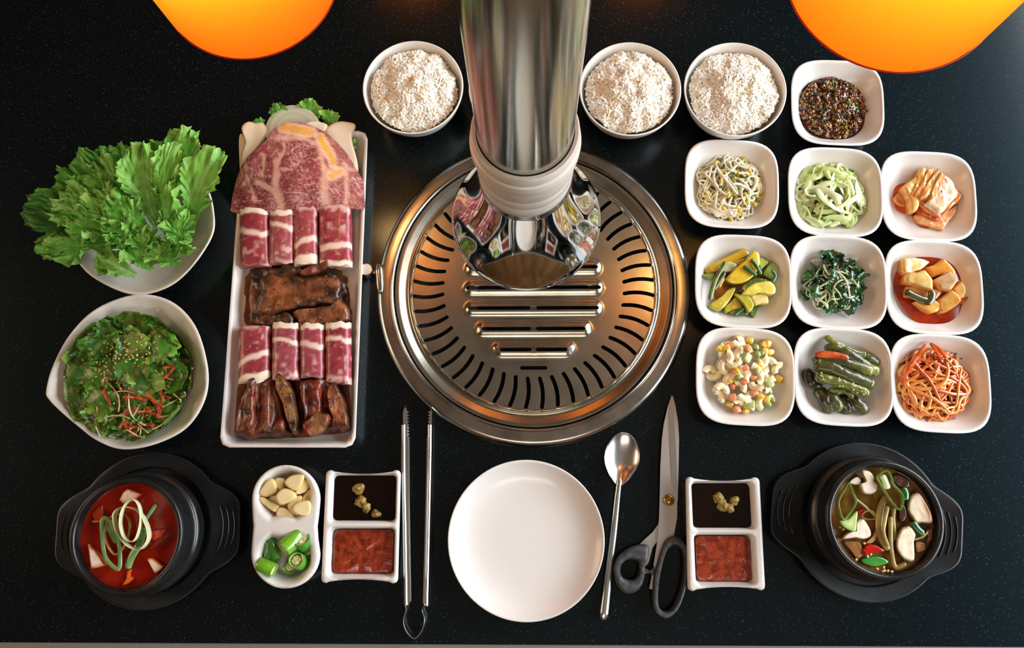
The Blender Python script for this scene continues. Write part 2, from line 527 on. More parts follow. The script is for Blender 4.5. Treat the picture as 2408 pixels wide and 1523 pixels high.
def capsule(p, q, w, k=5, bow=0.0):
    p, q = Vector(p), Vector(q)
    d = (q - p).normalized(); nn = Vector((-d.y, d.x))
    L1, L2 = [], []
    m = 6
    for i in range(m + 1):
        t = i / m
        c = p.lerp(q, t) + nn * bow * 4 * t * (1 - t)
        L1.append(c + nn * w); L2.append(c - nn * w)
    capq = [q + d * w * math.sin(a) + nn * w * math.cos(a) for a in [PI * i / k for i in range(1, k)]]
    capp = [p - d * w * math.sin(a) - nn * w * math.cos(a) for a in [PI * i / k for i in range(1, k)]]
    return L1 + capq + list(reversed(L2)) + capp
holes = []
for i in range(48):
    a = 2 * PI * (i + .5) / 48
    u = Vector((math.cos(a), math.sin(a)))
    holes.append(capsule(u * .1060, u * .1385, .0023, bow=.0022))
for y0, hl, sl, k in rows:
    for a, b_ in sl:
        holes.append(capsule((a, y0), (b_, y0), .0021))
for s in (-1, 1):
    holes.append(capsule((-.0135, s * .0935), (.0135, s * .0935), .0021))
def in_poly(p, poly):
    c = False; j = len(poly) - 1
    for i in range(len(poly)):
        a, b_ = poly[i], poly[j]
        if (a.y > p.y) != (b_.y > p.y) and p.x < (b_.x - a.x) * (p.y - a.y) / (b_.y - a.y) + a.x: c = not c
        j = i
    return c
def cdt_plate(outline, hole_list, zf, pts):
    vs, es, fs = [], [], []
    for loop in [outline] + hole_list:
        k = len(vs)
        vs += [Vector((p[0], p[1])) for p in loop]
        m = len(loop)
        es += [(k + i, k + (i + 1) % m) for i in range(m)]
    vs += [Vector(p) for p in pts]
    ov, oe, of, _, _, _ = delaunay_2d_cdt(vs, es, [], 0, 1e-7)
    out = []
    bbs = [(min(p.x for p in h), max(p.x for p in h), min(p.y for p in h), max(p.y for p in h), h) for h in hole_list]
    ol = [Vector((p[0], p[1])) for p in outline]
    for f in of:
        c = (ov[f[0]] + ov[f[1]] + ov[f[2]]) / 3
        if any(b_[0] <= c.x <= b_[1] and b_[2] <= c.y <= b_[3] and in_poly(c, b_[4]) for b_ in bbs): continue
        if not in_poly(c, ol): continue
        out.append(tuple(f))
    return [Vector((v.x, v.y, zf(v.x, v.y))) for v in ov], out
def skirt(V, Fa, depth):
    cnt = {}
    for f in Fa:
        for i in range(len(f)):
            a, b_ = f[i], f[(i + 1) % len(f)]
            cnt[(a, b_)] = 1
    bd = [k for k in cnt if (k[1], k[0]) not in cnt]
    V = list(V); Fa = list(Fa); mp = {}
    for a, b_ in bd:
        for q in (a, b_):
            if q not in mp:
                mp[q] = len(V); V.append(V[q] - Vector((0, 0, depth)))
        Fa.append((b_, a, mp[a], mp[b_]))
    return V, Fa
pts = []
st = .0026
for i in range(-62, 63):
    for j in range(-62, 63):
        x, y = (i + (.5 if j % 2 else 0)) * st, j * st
        r = math.hypot(x, y)
        if r > .1395: continue
        if r > .101 and (i % 2 or j % 2): continue
        pts.append((x, y))
for r in (.1402, .1412, .1418, .1425, .1432, .1442, .1455, .147, .1485, .150, .1515, .153, .1545, .156, .1575):
    pts += [(r * math.cos(2 * PI * i / 180), r * math.sin(2 * PI * i / 180)) for i in range(180)]
pts = [p for p in pts if not any(abs(p[0]) < hl + .002 and abs(p[1] - y0) < .0026 for y0, hl, sl, k in rows)]
outl = [(.1608 * math.cos(2 * PI * i / 180), .1608 * math.sin(2 * PI * i / 180)) for i in range(180)]
V, Fa = cdt_plate(outl, holes, plate_z, pts)
V, Fa = skirt(V, Fa, .0022)
obj('cooking_plate', [v + GC for v in V], Fa, MT['steel'], parent=grill, angle=50)
# lever bump and gas knob at the side of the ring
lb = W(893, 655, .012) 
obj('lever', *xf(sell((.0048, .019, .0055), .8, 20, 12), at(lb, (0, .25, .10))), MT['ringsteel'], parent=grill)
kn = W(861, 633, .018)
obj('knob', *lathe([(.0001, .0), (.0068, .0), (.0072, -.0012), (.0072, -.0165), (.0055, -.018)], 40, kn), MT['cutlery'], parent=grill)
obj('knob_cap', *lathe([(.0001, .0004), (.0054, .0004), (.0056, .0001)], 32, kn), MT['collar'], parent=grill)
obj('knob_stem', *tube([kn + Vector((0, 0, -.010)), W(888, 640, .006)], .003, seg=10), MT['ringsteel'], parent=grill)

# ------------------------------------------------------------------ exhaust hood
HB = W(1237, 515, .247)
hood = thing('exhaust_hood', HB, 'chrome exhaust hood with bell mouth and steel pipe hanging over grill', 'exhaust hood')
def hl(prof, m, name, seg=96):
    obj(name, *lathe([(r, z - .247) for r, z in prof], seg, HB), m, parent=hood)
hl([(.0605, .2500), (.0612, .2470), (.0630, .2468), (.0640, .2485), (.0641, .2505), (.0634, .2535), (.0612, .2580), (.0580, .2640), (.0543, .2715), (.0505, .2805), (.0468, .2905), (.0434, .3015), (.0404, .3130), (.0379, .3245), (.0360, .3350), (.0347, .3430), (.0342, .3460), (.0345, .3470), (.0345, .3520), (.0290, .3530), (.0290, .3400), (.05, .270), (.0605, .2500)], MT['chrome'], 'bell')
hl([(.0315, .3500), (.0330, .3500), (.0338, .3520), (.0341, .3640), (.0337, .3650), (.0337, .3660), (.0343, .3670), (.0346, .3780), (.0342, .3790), (.0342, .3800), (.0348, .3812), (.0352, .3960), (.0356, .3985), (.0366, .4010), (.0368, .4070), (.0363, .4110), (.0350, .4120), (.0350, .4135), (.0353, .4150), (.0350, .4210), (.0340, .4225), (.0318, .4225), (.0318, .36)], MT['collar'], 'collar')
obj('collar_seam', *merge([box(-.0004, .0004, -.0347, -.0338, .3535 - .247, .3640 - .247), box(.0004, .0011, -.0351, -.0342, .3665 - .247, .3745 - .247)]), MT['cord'], parent=hood, smooth=False)
hood.children[-1].location = Vector((.0055, .0004, 0.3535 - .247))
hl([(.0312, .3600), (.0312, RZ - TZ)], MT['pipe'], 'pipe')

# ------------------------------------------------------------------ dishes
def sup(a, b, nexp, k=72, rot=0.0):
    out = []
    for i in range(k):
        t = 2 * PI * i / k
        c, s = math.cos(t), math.sin(t)
        r = (abs(c) ** nexp + abs(s) ** nexp) ** (-1 / nexp)
        x, y = a * r * c, b * r * s
        out.append((x * math.cos(rot) - y * math.sin(rot), x * math.sin(rot) + y * math.cos(rot)))
    return out

def rrect(w, h, r, k=96):
    """Rounded rectangle, half sizes w, h."""
    P = []
    for cx, cy, a0 in ((w - r, h - r, 0), (-w + r, h - r, PI / 2), (-w + r, -h + r, PI), (w - r, -h + r, 3 * PI / 2)):
        for i in range(9):
            a = a0 + PI / 2 * i / 8
            P.append((cx + r * math.cos(a), cy + r * math.sin(a), 0))
    return [(p.x, p.y) for p in resample(P, k)]

def dish(fn, profile, c, zs=1.0):
    """Loft of outline fn(inset) along (inset, z)."""
    rings = [[Vector((x + c.x, y + c.y, z * zs + TZ)) for x, y in fn(i)] for i, z in profile]
    V, Fa = loft(rings)
    return V, Fa

def flat_c(px, py, z):
    w = W(px, py, z); w.z = TZ
    return w

# square side-dish bowls
SQR = .0544
def sq(inset):
    a = SQR - inset
    return sup(a, a, 3.5 - 1.3 * min(1, inset / .04), 72, math.radians(-3))
SQP = [(.0300, .0), (.0275, .0), (.0255, .0015), (.0235, .0045), (.0150, .0130), (.0075, .0250), (.0022, .0365), (.0003, .0405), (0, .0416), (.0006, .0424), (.0018, .0426), (.0029, .0418), (.0045, .0380), (.0095, .0270), (.0155, .0170), (.0225, .0105), (.0310, .0075), (.0440, .0068)]
BW = [  # px centre of the rim, what it holds
    (1970, 240, 'white square bowl of chopped dark chili relish under the orange lamp'),
    (1721, 431, 'white square bowl holding pale bean sprouts'),
    (1965, 450, 'white square bowl holding pale green shredded radish strips'),
    (2184, 460, 'white square bowl holding folded cabbage kimchi'),
    (1748, 660, 'white square bowl holding yellow green zucchini pieces'),
    (1972, 662, 'white square bowl holding dark seasoned greens with white stems'),
    (2197, 674, 'white square bowl holding radish cubes in red sauce'),
    (1753, 884, 'white square bowl holding macaroni salad'),
    (1984, 885, 'white square bowl holding braised green peppers'),
    (2212, 900, 'white square bowl holding orange chili coated strips'),
]
BC = []
bowl0 = None
for px, py, lab in BW:
    c = flat_c(px, py, .029)
    BC.append(c)
    if bowl0 is None:
        bowl0 = obj('square_bowl', *dish(sq, SQP, c, .68), MT['white'], label=lab, cat='bowl', group='white square side dish bowls', origin=c)
    else:
        dup(bowl0, c, 0, lab)

# rice bowls
RR = .0592
def rcirc(R, k=72):
    return lambda i: [((R - i) * math.cos(2 * PI * j / k), (R - i) * math.sin(2 * PI * j / k)) for j in range(k)]
RP = [(.030, .002), (.0285, 0), (.0265, 0), (.0262, .005), (.0180, .0115), (.0090, .024), (.0030, .039), (.0006, .0495), (0, .0515), (.0004, .0522), (.0013, .0524), (.0021, .0516), (.0032, .046), (.0075, .031), (.015, .018), (.026, .0095), (.045, .008)]
RB = [(971, 204, 'round white rice bowl between the meat platter and the exhaust pipe'), (1221, 205, 'round white rice bowl mostly hidden behind the exhaust pipe'), (1482, 208, 'round white rice bowl touching the pipe, above the grill ring'), (1729, 209, 'round white rice bowl next to the bowl of dark chili relish')]
RCEN = []
rb0 = None
for px, py, lab in RB:
    c = flat_c(px, py, .052)
    RCEN.append(c)
    if rb0 is None:
        rb0 = obj('rice_bowl', *dish(rcirc(RR), RP, c), MT['white'], label=lab, cat='bowl', group='round white rice bowls', origin=c)
    else:
        dup(rb0, c, 0, lab)

# plate
pc = flat_c(1237, 1268, .018)
obj('side_plate', *dish(rcirc(.0850, 96), [(.040, .0), (.0385, 0), (.036, .0), (.034, .0022), (.020, .0055), (.008, .0115), (.001, .0168), (0, .0178), (.0005, .0186), (.0016, .0187), (.003, .0176), (.009, .0134), (.016, .0098), (.024, .0072), (.034, .0056), (.05, .0050), (.07, .0048)], pc), MT['white'], label='empty round white plate between the tongs and the spoon', cat='plate', origin=pc)

# organic bowls on the left
def poly_bowl(pxs, z, prof, label, c=None):
    P = [W(x, y, z) for x, y in pxs]
    P = spl(P, 96, True)
    c = sum(P, Vector()) / 96
    c.z = TZ
    R = sum(((p - c).xy.length for p in P)) / 96
    def fn(i):
        f = (R - i) / R
        k = min(1, i / (R * .6))
        out = []
        for j, p in enumerate(P):
            d = (p - c).xy
            d = d.lerp(d.normalized() * R, k * .7)
            out.append((d.x * f, d.y * f))
        return out
    return dish(fn, prof, c, .76), c, R
OBP = [(.050, 0), (.047, 0), (.045, .002), (.042, .006), (.028, .016), (.012, .031), (.002, .043), (0, .046), (.0008, .0472), (.0022, .0474), (.0036, .0462), (.007, .041), (.016, .030), (.028, .018), (.042, .010), (.060, .0075), (.085, .0070)]
g, SALC, SALR = poly_bowl([(107, 918), (122, 862), (160, 790), (215, 732), (285, 699), (350, 692), (412, 714), (460, 768), (486, 850), (488, 915), (466, 972), (425, 1016), (355, 1047), (285, 1056), (228, 1036), (180, 1000), (140, 966), (113, 938)], .036, OBP, '')
obj('leaf_shaped_bowl', *g, MT['ware'], label='cream white bowl with one pointed corner holding dressed salad', cat='bowl', group='cream organic bowls', origin=SALC)
g, LETC, LETR = poly_bowl([(503, 500), (502, 545), (478, 592), (440, 640), (400, 672), (350, 690), (300, 690), (245, 668), (200, 637), (168, 590), (158, 530), (170, 465), (210, 405), (270, 365), (340, 350), (410, 365), (465, 405), (492, 450)], .036, OBP, '')
obj('leaf_shaped_bowl', *g, MT['ware'], label='cream white bowl filled with fresh curly lettuce leaves', cat='bowl', group='cream organic bowls', origin=LETC)

# meat tray
TR = [W(x, y, .022) for x, y in ((561, 309), (858, 307), (843, 1052), (526, 1052))]
trc = sum(TR, Vector()) / 4
trc.z = TZ
tux = ((TR[1] - TR[0]) + (TR[2] - TR[3])).normalized()
tuy = Vector((-tux.y, tux.x, 0))
tw = ((TR[1] - TR[0]).length + (TR[2] - TR[3]).length) / 4
th = abs((TR[0] - TR[3]).dot(tuy) + (TR[1] - TR[2]).dot(tuy)) / 4
def trf(i):
    P = rrect(tw - i, th - i, max(.004, .011 - i * .3), 120)
    return [(x * tux.x + y * tuy.x, x * tux.y + y * tuy.y) for x, y in P]
obj('meat_platter', *dish(trf, [(.018, 0), (.014, 0), (.012, .001), (.006, .009), (.001, .0195), (0, .0215), (.0008, .0226), (.0025, .0228), (.0042, .0216), (.0070, .0135), (.0095, .0085), (.0125, .0068), (.03, .0064), (.06, .0064)], trc), MT['white'], label='long rectangular white platter carrying the raw meats', cat='platter', origin=trc)

# compartment dishes (heightfield with two wells)
def seg_d(p, a, b):
    ab = b - a
    t = max(0, min(1, (p - a).dot(ab) / ab.length_squared))
    return (p - a - ab * t).length
def sd_rr(x, y, cx, cy, hw, hh, r):
    qx, qy = abs(x - cx) - hw + r, abs(y - cy) - hh + r
    return math.hypot(max(qx, 0), max(qy, 0)) + min(max(qx, qy), 0) - r
def well_dish(name, outline, wells, zr, depth, label, cat, group, slope=.006, base=.88):
    """outline: world points at rim; wells: list of sd functions in local coords."""
    c = sum(outline, Vector()) / len(outline); c.z = TZ
    ol = [(p - c).xy for p in outline]
    m = len(ol)
    def zf(x, y):
        p = Vector((x, y))
        d = min(seg_d(p, ol[i], ol[(i + 1) % m]) for i in range(m))
        z = zr - (.0022 * (1 - d / .0026) ** 2 if d < .0026 else 0)
        s = min(w(x, y) for w in wells)
        z -= .0006 * (1 - sstep(.0, .0022, abs(s)))
        return z - depth * (1 - sstep(-slope, .0004, s))
    x0, x1 = min(p.x for p in ol), max(p.x for p in ol)
    y0, y1 = min(p.y for p in ol), max(p.y for p in ol)
    st = .0019
    pts = []
    for j in range(int((y1 - y0) / st) + 1):
        for i in range(int((x1 - x0) / st) + 1):
            p = Vector((x0 + (i + .5 * (j % 2)) * st, y0 + j * st))
            if in_poly(p, ol) and min(seg_d(p, ol[q], ol[(q + 1) % m]) for q in range(m)) > .0009: pts.append(p)
    V, Fa = cdt_plate(ol, [], zf, pts)
    rim = [Vector((p.x, p.y, zr - .0022)) for p in ol]
    g2 = loft([rim, [Vector((p.x * 1.004, p.y * 1.002, zr - .005)) for p in ol], [Vector((p.x * base, p.y * base, .001)) for p in ol], [Vector((p.x * base * .97, p.y * base * .97, 0)) for p in ol]], False, True)
    V, Fa = merge([(V, Fa), g2])
    bm = bmesh.new()
    vs = [bm.verts.new(v) for v in V]
    for f in Fa:
        try: bm.faces.new([vs[i] for i in f])
        except ValueError: pass
    bmesh.ops.remove_doubles(bm, verts=bm.verts, dist=1e-5)
    bmesh.ops.recalc_face_normals(bm, faces=bm.faces)
    bm.verts.index_update()
    V = [v.co.copy() for v in bm.verts]; Fa = [tuple(v.index for v in f.verts) for f in bm.faces]
    bm.free()
    return obj(name, [v + c for v in V], Fa, MT['white'], label=label, cat=cat, group=group, origin=c, angle=60), c

def well_rect(c, x0, y0, x1, y1, z, r=.006):
    a, b_ = W(x0, y0, z), W(x1, y1, z)
    cx, cy = (a.x + b_.x) / 2 - c.x, (a.y + b_.y) / 2 - c.y
    hw, hh = abs(a.x - b_.x) / 2, abs(a.y - b_.y) / 2
    return (cx, cy, hw, hh, r)
def sauce_dish(corners, top, bot, label):
    (ax, ay), (bx, by), (cx_, cy_), (dx, dy) = corners
    def edge(p, q, bow, k=9):
        return [(p[0] + (q[0] - p[0]) * i / k, p[1] + (q[1] - p[1]) * i / k + bow * 4 * (i / k) * (1 - i / k)) for i in range(1, k)]
    def corner(p, q, r_, k=4, d=12):
        p, q, r_ = Vector(p), Vector(q), Vector(r_)
        a = q + (p - q).normalized() * d; b_ = q + (r_ - q).normalized() * d
        return [tuple(a * (1 - t) ** 2 + q * 2 * t * (1 - t) + b_ * t * t) for t in [i / k for i in range(k + 1)]]
    A, B, C_, D = corners
    P = corner(D, A, B) + [e for e in edge(A, B, 9) if A[0] + 14 < e[0] < B[0] - 14] + corner(A, B, C_) + [e for e in edge(B, C_, 0) if B[1] + 14 < e[1] < C_[1] - 14] + corner(B, C_, D) + [e for e in edge(C_, D, -9) if D[0] + 14 < e[0] < C_[0] - 14] + corner(C_, D, A) + [e for e in edge(D, A, 0) if A[1] + 14 < e[1] < D[1] - 14]
    ol = [W(x, y, .026) for x, y in P]
    c = sum(ol, Vector()) / len(ol)
    ws = []
    for q in (top, bot):
        ws.append(well_rect(c, *q, .022))
    _, c2 = well_dish('sauce_dish', ol, [lambda x, y, w=w: sd_rr(x, y, *w) for w in ws], .026, .019, label, 'sauce dish', 'two part white sauce dishes', slope=.0045)
    return [((w[0] + c.x), (w[1] + c.y), w[2], w[3]) for w in ws]
SD1 = sauce_dish([(766, 1105), (941, 1105), (934, 1372), (754, 1371)], (780, 1113, 932, 1229), (776, 1238, 928, 1356), 'white two part sauce dish beside the garlic dish and tongs')
SD2 = sauce_dish([(1614, 1121), (1787, 1122), (1801, 1388), (1619, 1390)], (1623, 1131, 1776, 1246), (1629, 1253, 1778, 1375), 'white two part sauce dish between the scissors and a black stew pot')
# garlic dish: two round lobes
PG = []
for a in [PI * 1.0 + PI * i / 22 for i in range(23)]: PG.append((671 + 80 * math.cos(a), 1174 + 81 * math.sin(a)))
PG += [(748, 1208), (744, 1238), (746, 1268)]
for a in [PI * i / 22 for i in range(23)]: PG.append((670 + 81 * math.cos(a), 1302 + 82 * math.sin(a)))
PG += [(591, 1270), (594, 1238), (592, 1208)]
olg = [W(x, y, .028) for x, y in PG]
cg = sum(olg, Vector()) / len(olg)
def lobe(px, py, rx, ry, dy):
    w = W(px, py, .026); m = pxm(py, .026)
    cx, cy, a, b_ = w.x - cg.x, w.y - cg.y, rx * m, ry * m
    ex = W(px, py + dy, .026).y - cg.y
    def f(x, y):
        d = (math.hypot((x - cx) / a, (y - cy) / b_) - 1) * min(a, b_)
        bump = (ex + .0035 * math.exp(-((x - cx) / .012) ** 2) * (1 if dy > 0 else -1)) - y
        return max(d, bump if dy > 0 else -bump)
    return f
well_dish('garlic_dish', olg, [lobe(670, 1164, 67, 66, 62), lobe(670, 1310, 67, 66, -58)], .028, .021, 'white two lobed dish holding garlic slices and green chili pieces', 'sauce dish', None, slope=.011, base=.8)

# ------------------------------------------------------------------ stone pots on trivets
def pot(tcx, tcy, rimx, rimy, ang, labp, labt, n_gl):
    tc = flat_c(tcx, tcy, .014)
    a0 = math.radians(ang)
    R = .0845
    def outl(i, k=144):
        out = []
        for j in range(k):
            t = 2 * PI * j / k
            c, s = math.cos(t), math.sin(t)
            r = R - i
            # handles: flattened lobes left and right
            h = min((.103 - i) / max(1e-6, abs(c)), (.0275 - i) / max(1e-6, abs(s)) if abs(s) > 1e-6 else 9)
            y_s = abs(math.sin(t))
            ext = (.1035 - i) / max(.05, abs(c)) ** .3
            w = sstep(.62, .22, y_s)
            rr = r + (ext - r) * w
            rr = min(rr, (.1025 - i) / max(1e-6, abs(c)))
            x, y = rr * c, rr * s
            out.append((x * math.cos(a0) - y * math.sin(a0), x * math.sin(a0) + y * math.cos(a0)))
        return out
    def circ(r, k=144): return [(r * math.cos(2 * PI * j / k + a0), r * math.sin(2 * PI * j / k + a0)) for j in range(k)]
    def mk(pts, z): return [Vector((x + tc.x, y + tc.y, z + TZ)) for x, y in pts]
    tri = thing('pot_trivet', tc, labt, 'trivet', 'black handled pot trivets')
    rings = [mk(circ(.05), 0), mk(circ(.076), 0), mk(outl(.004), .006), mk(outl(.0008), .0115), mk(outl(0), .0135), mk(outl(.0006), .0148), mk(outl(.002), .0150), mk(outl(.0035), .0142), mk(circ(.0705), .0140), mk(circ(.0685), .0132), mk(circ(.0672), .0070), mk(circ(.06), .0060)]
    V, Fa = loft(rings)
    obj('tray', V, Fa, MT['trivet'], parent=tri, angle=35)
    for s in (-1, 1):
        for q in range(3):
            xr = .0835 + q * .0062
            hh = .0255 - q * .0035
            pts_ = []
            for i in range(9):
                y = -hh + 2 * hh * i / 8
                x = s * (xr - 9 * y * y)
                pts_.append(Vector((tc.x + x * math.cos(a0) - y * math.sin(a0), tc.y + x * math.sin(a0) + y * math.cos(a0), TZ + .0148)))
            obj('grip_rib', *tube(pts_, .0010, .0010, seg=8), MT['trivet'], parent=tri)
    pcn = flat_c(rimx, rimy, .0655)
    c = Vector((tc.x * .65 + pcn.x * .35, tc.y * .65 + pcn.y * .35, TZ))
    c = Vector((pcn.x, pcn.y, TZ))
    prof = [(.045, .0072), (.052, .0074), (.0585, .011), (.0630, .018), (.0652, .028), (.0655, .036), (.0648, .0385), (.0632, .0395), (.0620, .0405), (.0610, .044), (.0603, .050), (.0600, .056), (.0598, .0615), (.0590, .0645), (.0575, .0657), (.0555, .0655), (.0542, .0645), (.0532, .0615), (.0528, .0560), (.0522, .0480), (.05, .035), (.02, .025), (.001, .025)]
    obj('stone_pot', *lathe(prof, 96, c, close=(True, False)), MT['stone'], label=labp, cat='pot', group='black stone stew pots', origin=c)
    return c
PT1 = pot(348, 1246, 294, 1260, 2.5, 'black stone pot filled with red kimchi tofu stew', 'black handled trivet under the pot of red stew', 3)
PT2 = pot(2038, 1225, 2083, 1222, -8.5, 'black stone pot filled with brown mushroom soup', 'black handled trivet under the pot of mushroom soup', 3)

# ------------------------------------------------------------------ cutlery
def extr(pts, z0, z1, bev=.0006):
    """Flat piece cut along a pixel outline, between heights z0 and z1."""
    P = [W(x, y, z1) for x, y in pts]
    k = len(P)
    V = [Vector((p.x, p.y, TZ + z0)) for p in P] + [Vector((p.x, p.y, TZ + z1)) for p in P]
    from mathutils.geometry import tessellate_polygon
    tris = tessellate_polygon([P])
    Fa = []
    up = []
    for t in tris:
        a, b_, c = [V[k + i] for i in t]
        if (b_ - a).cross(c - a).z < 0: t = (t[0], t[2], t[1])
        up.append(t)
    Fa += [tuple(k + i for i in t) for t in up]
    Fa += [(t[0], t[2], t[1]) for t in up]
    area2 = sum(P[i].x * P[(i + 1) % k].y - P[(i + 1) % k].x * P[i].y for i in range(k))
    for i in range(k):
        j = (i + 1) % k
        Fa.append((i, j, k + j, k + i) if area2 > 0 else (j, i, k + i, k + j))
    return V, Fa

# spoon
sp = thing('spoon', W(1445, 1240, 0), 'long handled stainless steel spoon lying beside the white plate', 'spoon')
def spoon_bowl():
    A, B = Vector((1469, 1016, 0)), Vector((1456, 1140, 0))
    ax = (B - A); nx = Vector((-ax.y, ax.x, 0)).normalized()
    rows_ = []
    nu, nv = 34, 15
    for i in range(nu):
        t = i / (nu - 1)
        w = 41.5 * math.sin(PI * (t * .985 + .006) ** .92) ** .56 * (1 - .10 * sstep(.5, .95, t))
        if t > .9: w = max(7.0, w)
        row = []
        for j in range(nv):
            v = -1 + 2 * j / (nv - 1)
            p = A + ax * t + nx * w * v
            dep = (1 - v * v) * math.sin(PI * min(1, t)) ** .8
            row.append(W(p.x, p.y, .0095 + .004 * sstep(.6, 1, t) - .0075 * dep))
        rows_.append(row)
    V, Fa = [], []
    for dz in (0, -.0011):
        for r in rows_: V += [p + Vector((0, 0, dz)) for p in r]
    o2 = nu * nv
    for i in range(nu - 1):
        for j in range(nv - 1):
            q = (i * nv + j, i * nv + j + 1, (i + 1) * nv + j + 1, (i + 1) * nv + j)
            Fa.append(q); Fa.append(tuple(o2 + k for k in reversed(q)))
    ed = [(0, j) for j in range(nv)] + [(i, nv - 1) for i in range(1, nu)] + [(nu - 1, j) for j in range(nv - 2, -1, -1)] + [(i, 0) for i in range(nu - 2, 0, -1)]
    for a in range(len(ed)):
        p, q = ed[a], ed[(a + 1) % len(ed)]
        Fa.append((p[0] * nv + p[1], q[0] * nv + q[1], o2 + q[0] * nv + q[1], o2 + p[0] * nv + p[1]))
    return V, Fa
obj('spoon_bowl', *spoon_bowl(), MT['cutlery'], parent=sp, angle=70)
hp = spl([W(1457, 1128, .0128), W(1452, 1165, .0125), W(1444, 1240, .009), W(1432, 1340, .006), W(1419, 1450, .0046)], 26)
obj('handle', *tube(hp, lambda t: .0026 + .0024 * t, lambda t: .0014 + .0024 * t, seg=14), MT['cutlery'], parent=sp)

# tongs
tg = thing('grill_tongs', W(975, 1230, 0), 'stainless steel grill tongs with serrated tips standing on edge', 'tongs')
ZT = lambda x, y: (900 + x * .3831, 940 + y * .3828)
def arm(outer, inner, zt=.0125):
    # outer/inner: pixel polylines from tip to hinge; inner gets teeth near the tip
    m = 9
    teeth = []
    L_ = len(inner) - 1
    a, b_ = Vector(inner[0]), Vector(inner[1])
    s = 1 if inner[0][0] > outer[0][0] else -1
    for i in range(m):
        p = a.lerp(b_, i / m); q = a.lerp(b_, (i + .5) / m)
        teeth += [(p.x - s * 5.0, p.y), (q.x + s * .5, q.y)]
    top = list(outer) + [tuple(p) for p in reversed(inner[1:])] + list(reversed(teeth))
    g1 = extr(top, zt - .0011, zt)
    lowp = [W(x, y, zt) for x, y in top]
    k = len(lowp)
    g2v = [v + Vector((0, 0, -.0102)) for v in g1[0]]
    wall = [(x, y) for x, y in outer] + [(x + s * 2.2, y) for x, y in reversed(outer)]
    g3 = extr(wall, .0012, zt)
    mid = [((outer[i][0] * .62 + inner[min(i, len(inner) - 1)][0] * .38), outer[i][1] * .5 + inner[min(i, len(inner) - 1)][1] * .5) for i in range(1, len(outer))]
    rod = tube(spl([W(x, y, .0068) for x, y in mid], 30), .0036, .0066, seg=18)
    return merge([g1, (g2v, g1[1]), g3, rod])
obj('arm', *arm([ZT(133, 34), ZT(118, 72), ZT(118, 300), ZT(126, 700), ZT(133, 1265)], [ZT(152, 60), ZT(156, 238), ZT(158, 640), ZT(164, 1000), ZT(168, 1240)]), MT['cutlery'], parent=tg, angle=30)
obj('arm', *arm([ZT(296, 48), ZT(308, 70), ZT(306, 300), ZT(298, 700), ZT(286, 1265)], [ZT(280, 66), ZT(271, 240), ZT(266, 500), ZT(256, 900), ZT(246, 1250)]), MT['cutlery'], parent=tg, angle=30)
lp = spl([W(*ZT(x, y), .0075) for x, y in ((141, 1255), (147, 1285), (131, 1350), (140, 1400), (166, 1440), (196, 1460), (226, 1438), (250, 1396), (259, 1340), (246, 1290), (262, 1255))], 60)
obj('spring_loop', *tube(lp, .0010, .0050, seg=12), MT['cutlery'], parent=tg)

# scissors
sx = thing('kitchen_scissors', W(1560, 1200, 0), 'large kitchen scissors with black plastic handles lying closed', 'scissors')
ZS = lambda x, y: (1380 + x * .3677, 920 + y * .3677)
lowb = [ZS(*p) for p in ((549, 24), (566, 90), (584, 200), (590, 300), (586, 500), (581, 700), (470, 780), (455, 850), (420, 900), (370, 945), (330, 985), (385, 1030), (375, 1120), (396, 1090), (420, 1000), (462, 940), (520, 780), (528, 500), (530, 200))]
obj('lower_blade', *extr(lowb, .0035, .0058), MT['blade'], parent=sx, angle=25)
upb = [ZS(*p) for p in ((543, 22), (552, 60), (556, 160), (566, 300), (576, 480), (579, 640), (577, 810), (560, 900), (552, 960), (500, 1010), (470, 1100), (420, 1265), (400, 1262), (428, 1100), (452, 950), (462, 800), (467, 640), (470, 480), (480, 300), (492, 210), (518, 95))]
ub = obj('upper_blade', *extr(upb, .0059, .0080), MT['blade'], parent=sx, angle=25)
hol = [ZS(*p) for p in ((543, 24), (551, 62), (556, 160), (567, 300), (577, 480), (580, 600), (576, 625), (560, 618), (545, 580), (538, 480), (529, 300), (524, 160), (530, 80))]
obj('bevel_face', *extr(hol, .0079, .0086), MT['cutlery'], parent=sx, angle=25)
pv = W(*ZS(524, 695), .008)
obj('pivot_screw', *lathe([(.0062, 0), (.0062, .0012), (.0052, .0018), (.0042, .0014), (.0040, .0022), (.0030, .0030), (.0001, .0031)], 32, pv), mat('brass_pivot', hx('#a8884f'), rough=.3, metal=1), parent=sx)
def grip(outer, inner, zc, hz):
    m = 56
    O = spl([W(*ZS(*p), zc) for p in outer], m, True)
    I = spl([W(*ZS(*p), zc) for p in inner], m, True)
    rings = []
    for q in range(12):
        a = 2 * PI * q / 12
        rings.append([O[j].lerp(I[j], .5 - .5 * math.copysign(abs(math.cos(a)) ** .7, math.cos(a))) + Vector((0, 0, hz * math.copysign(abs(math.sin(a)) ** .7, math.sin(a)))) for j in range(m)])
    return loft(rings, wrap=True)
obj('handle', *grip([(392, 985), (330, 978), (262, 1003), (200, 1052), (170, 1125), (186, 1225), (232, 1283), (290, 1290), (338, 1255), (366, 1185), (368, 1120), (390, 1060)], [(322, 1085), (296, 1074), (262, 1074), (232, 1090), (214, 1125), (216, 1165), (236, 1192), (268, 1203), (302, 1198), (326, 1172), (334, 1140), (330, 1110)], .0080, .0072), MT['plastic'], parent=sx)
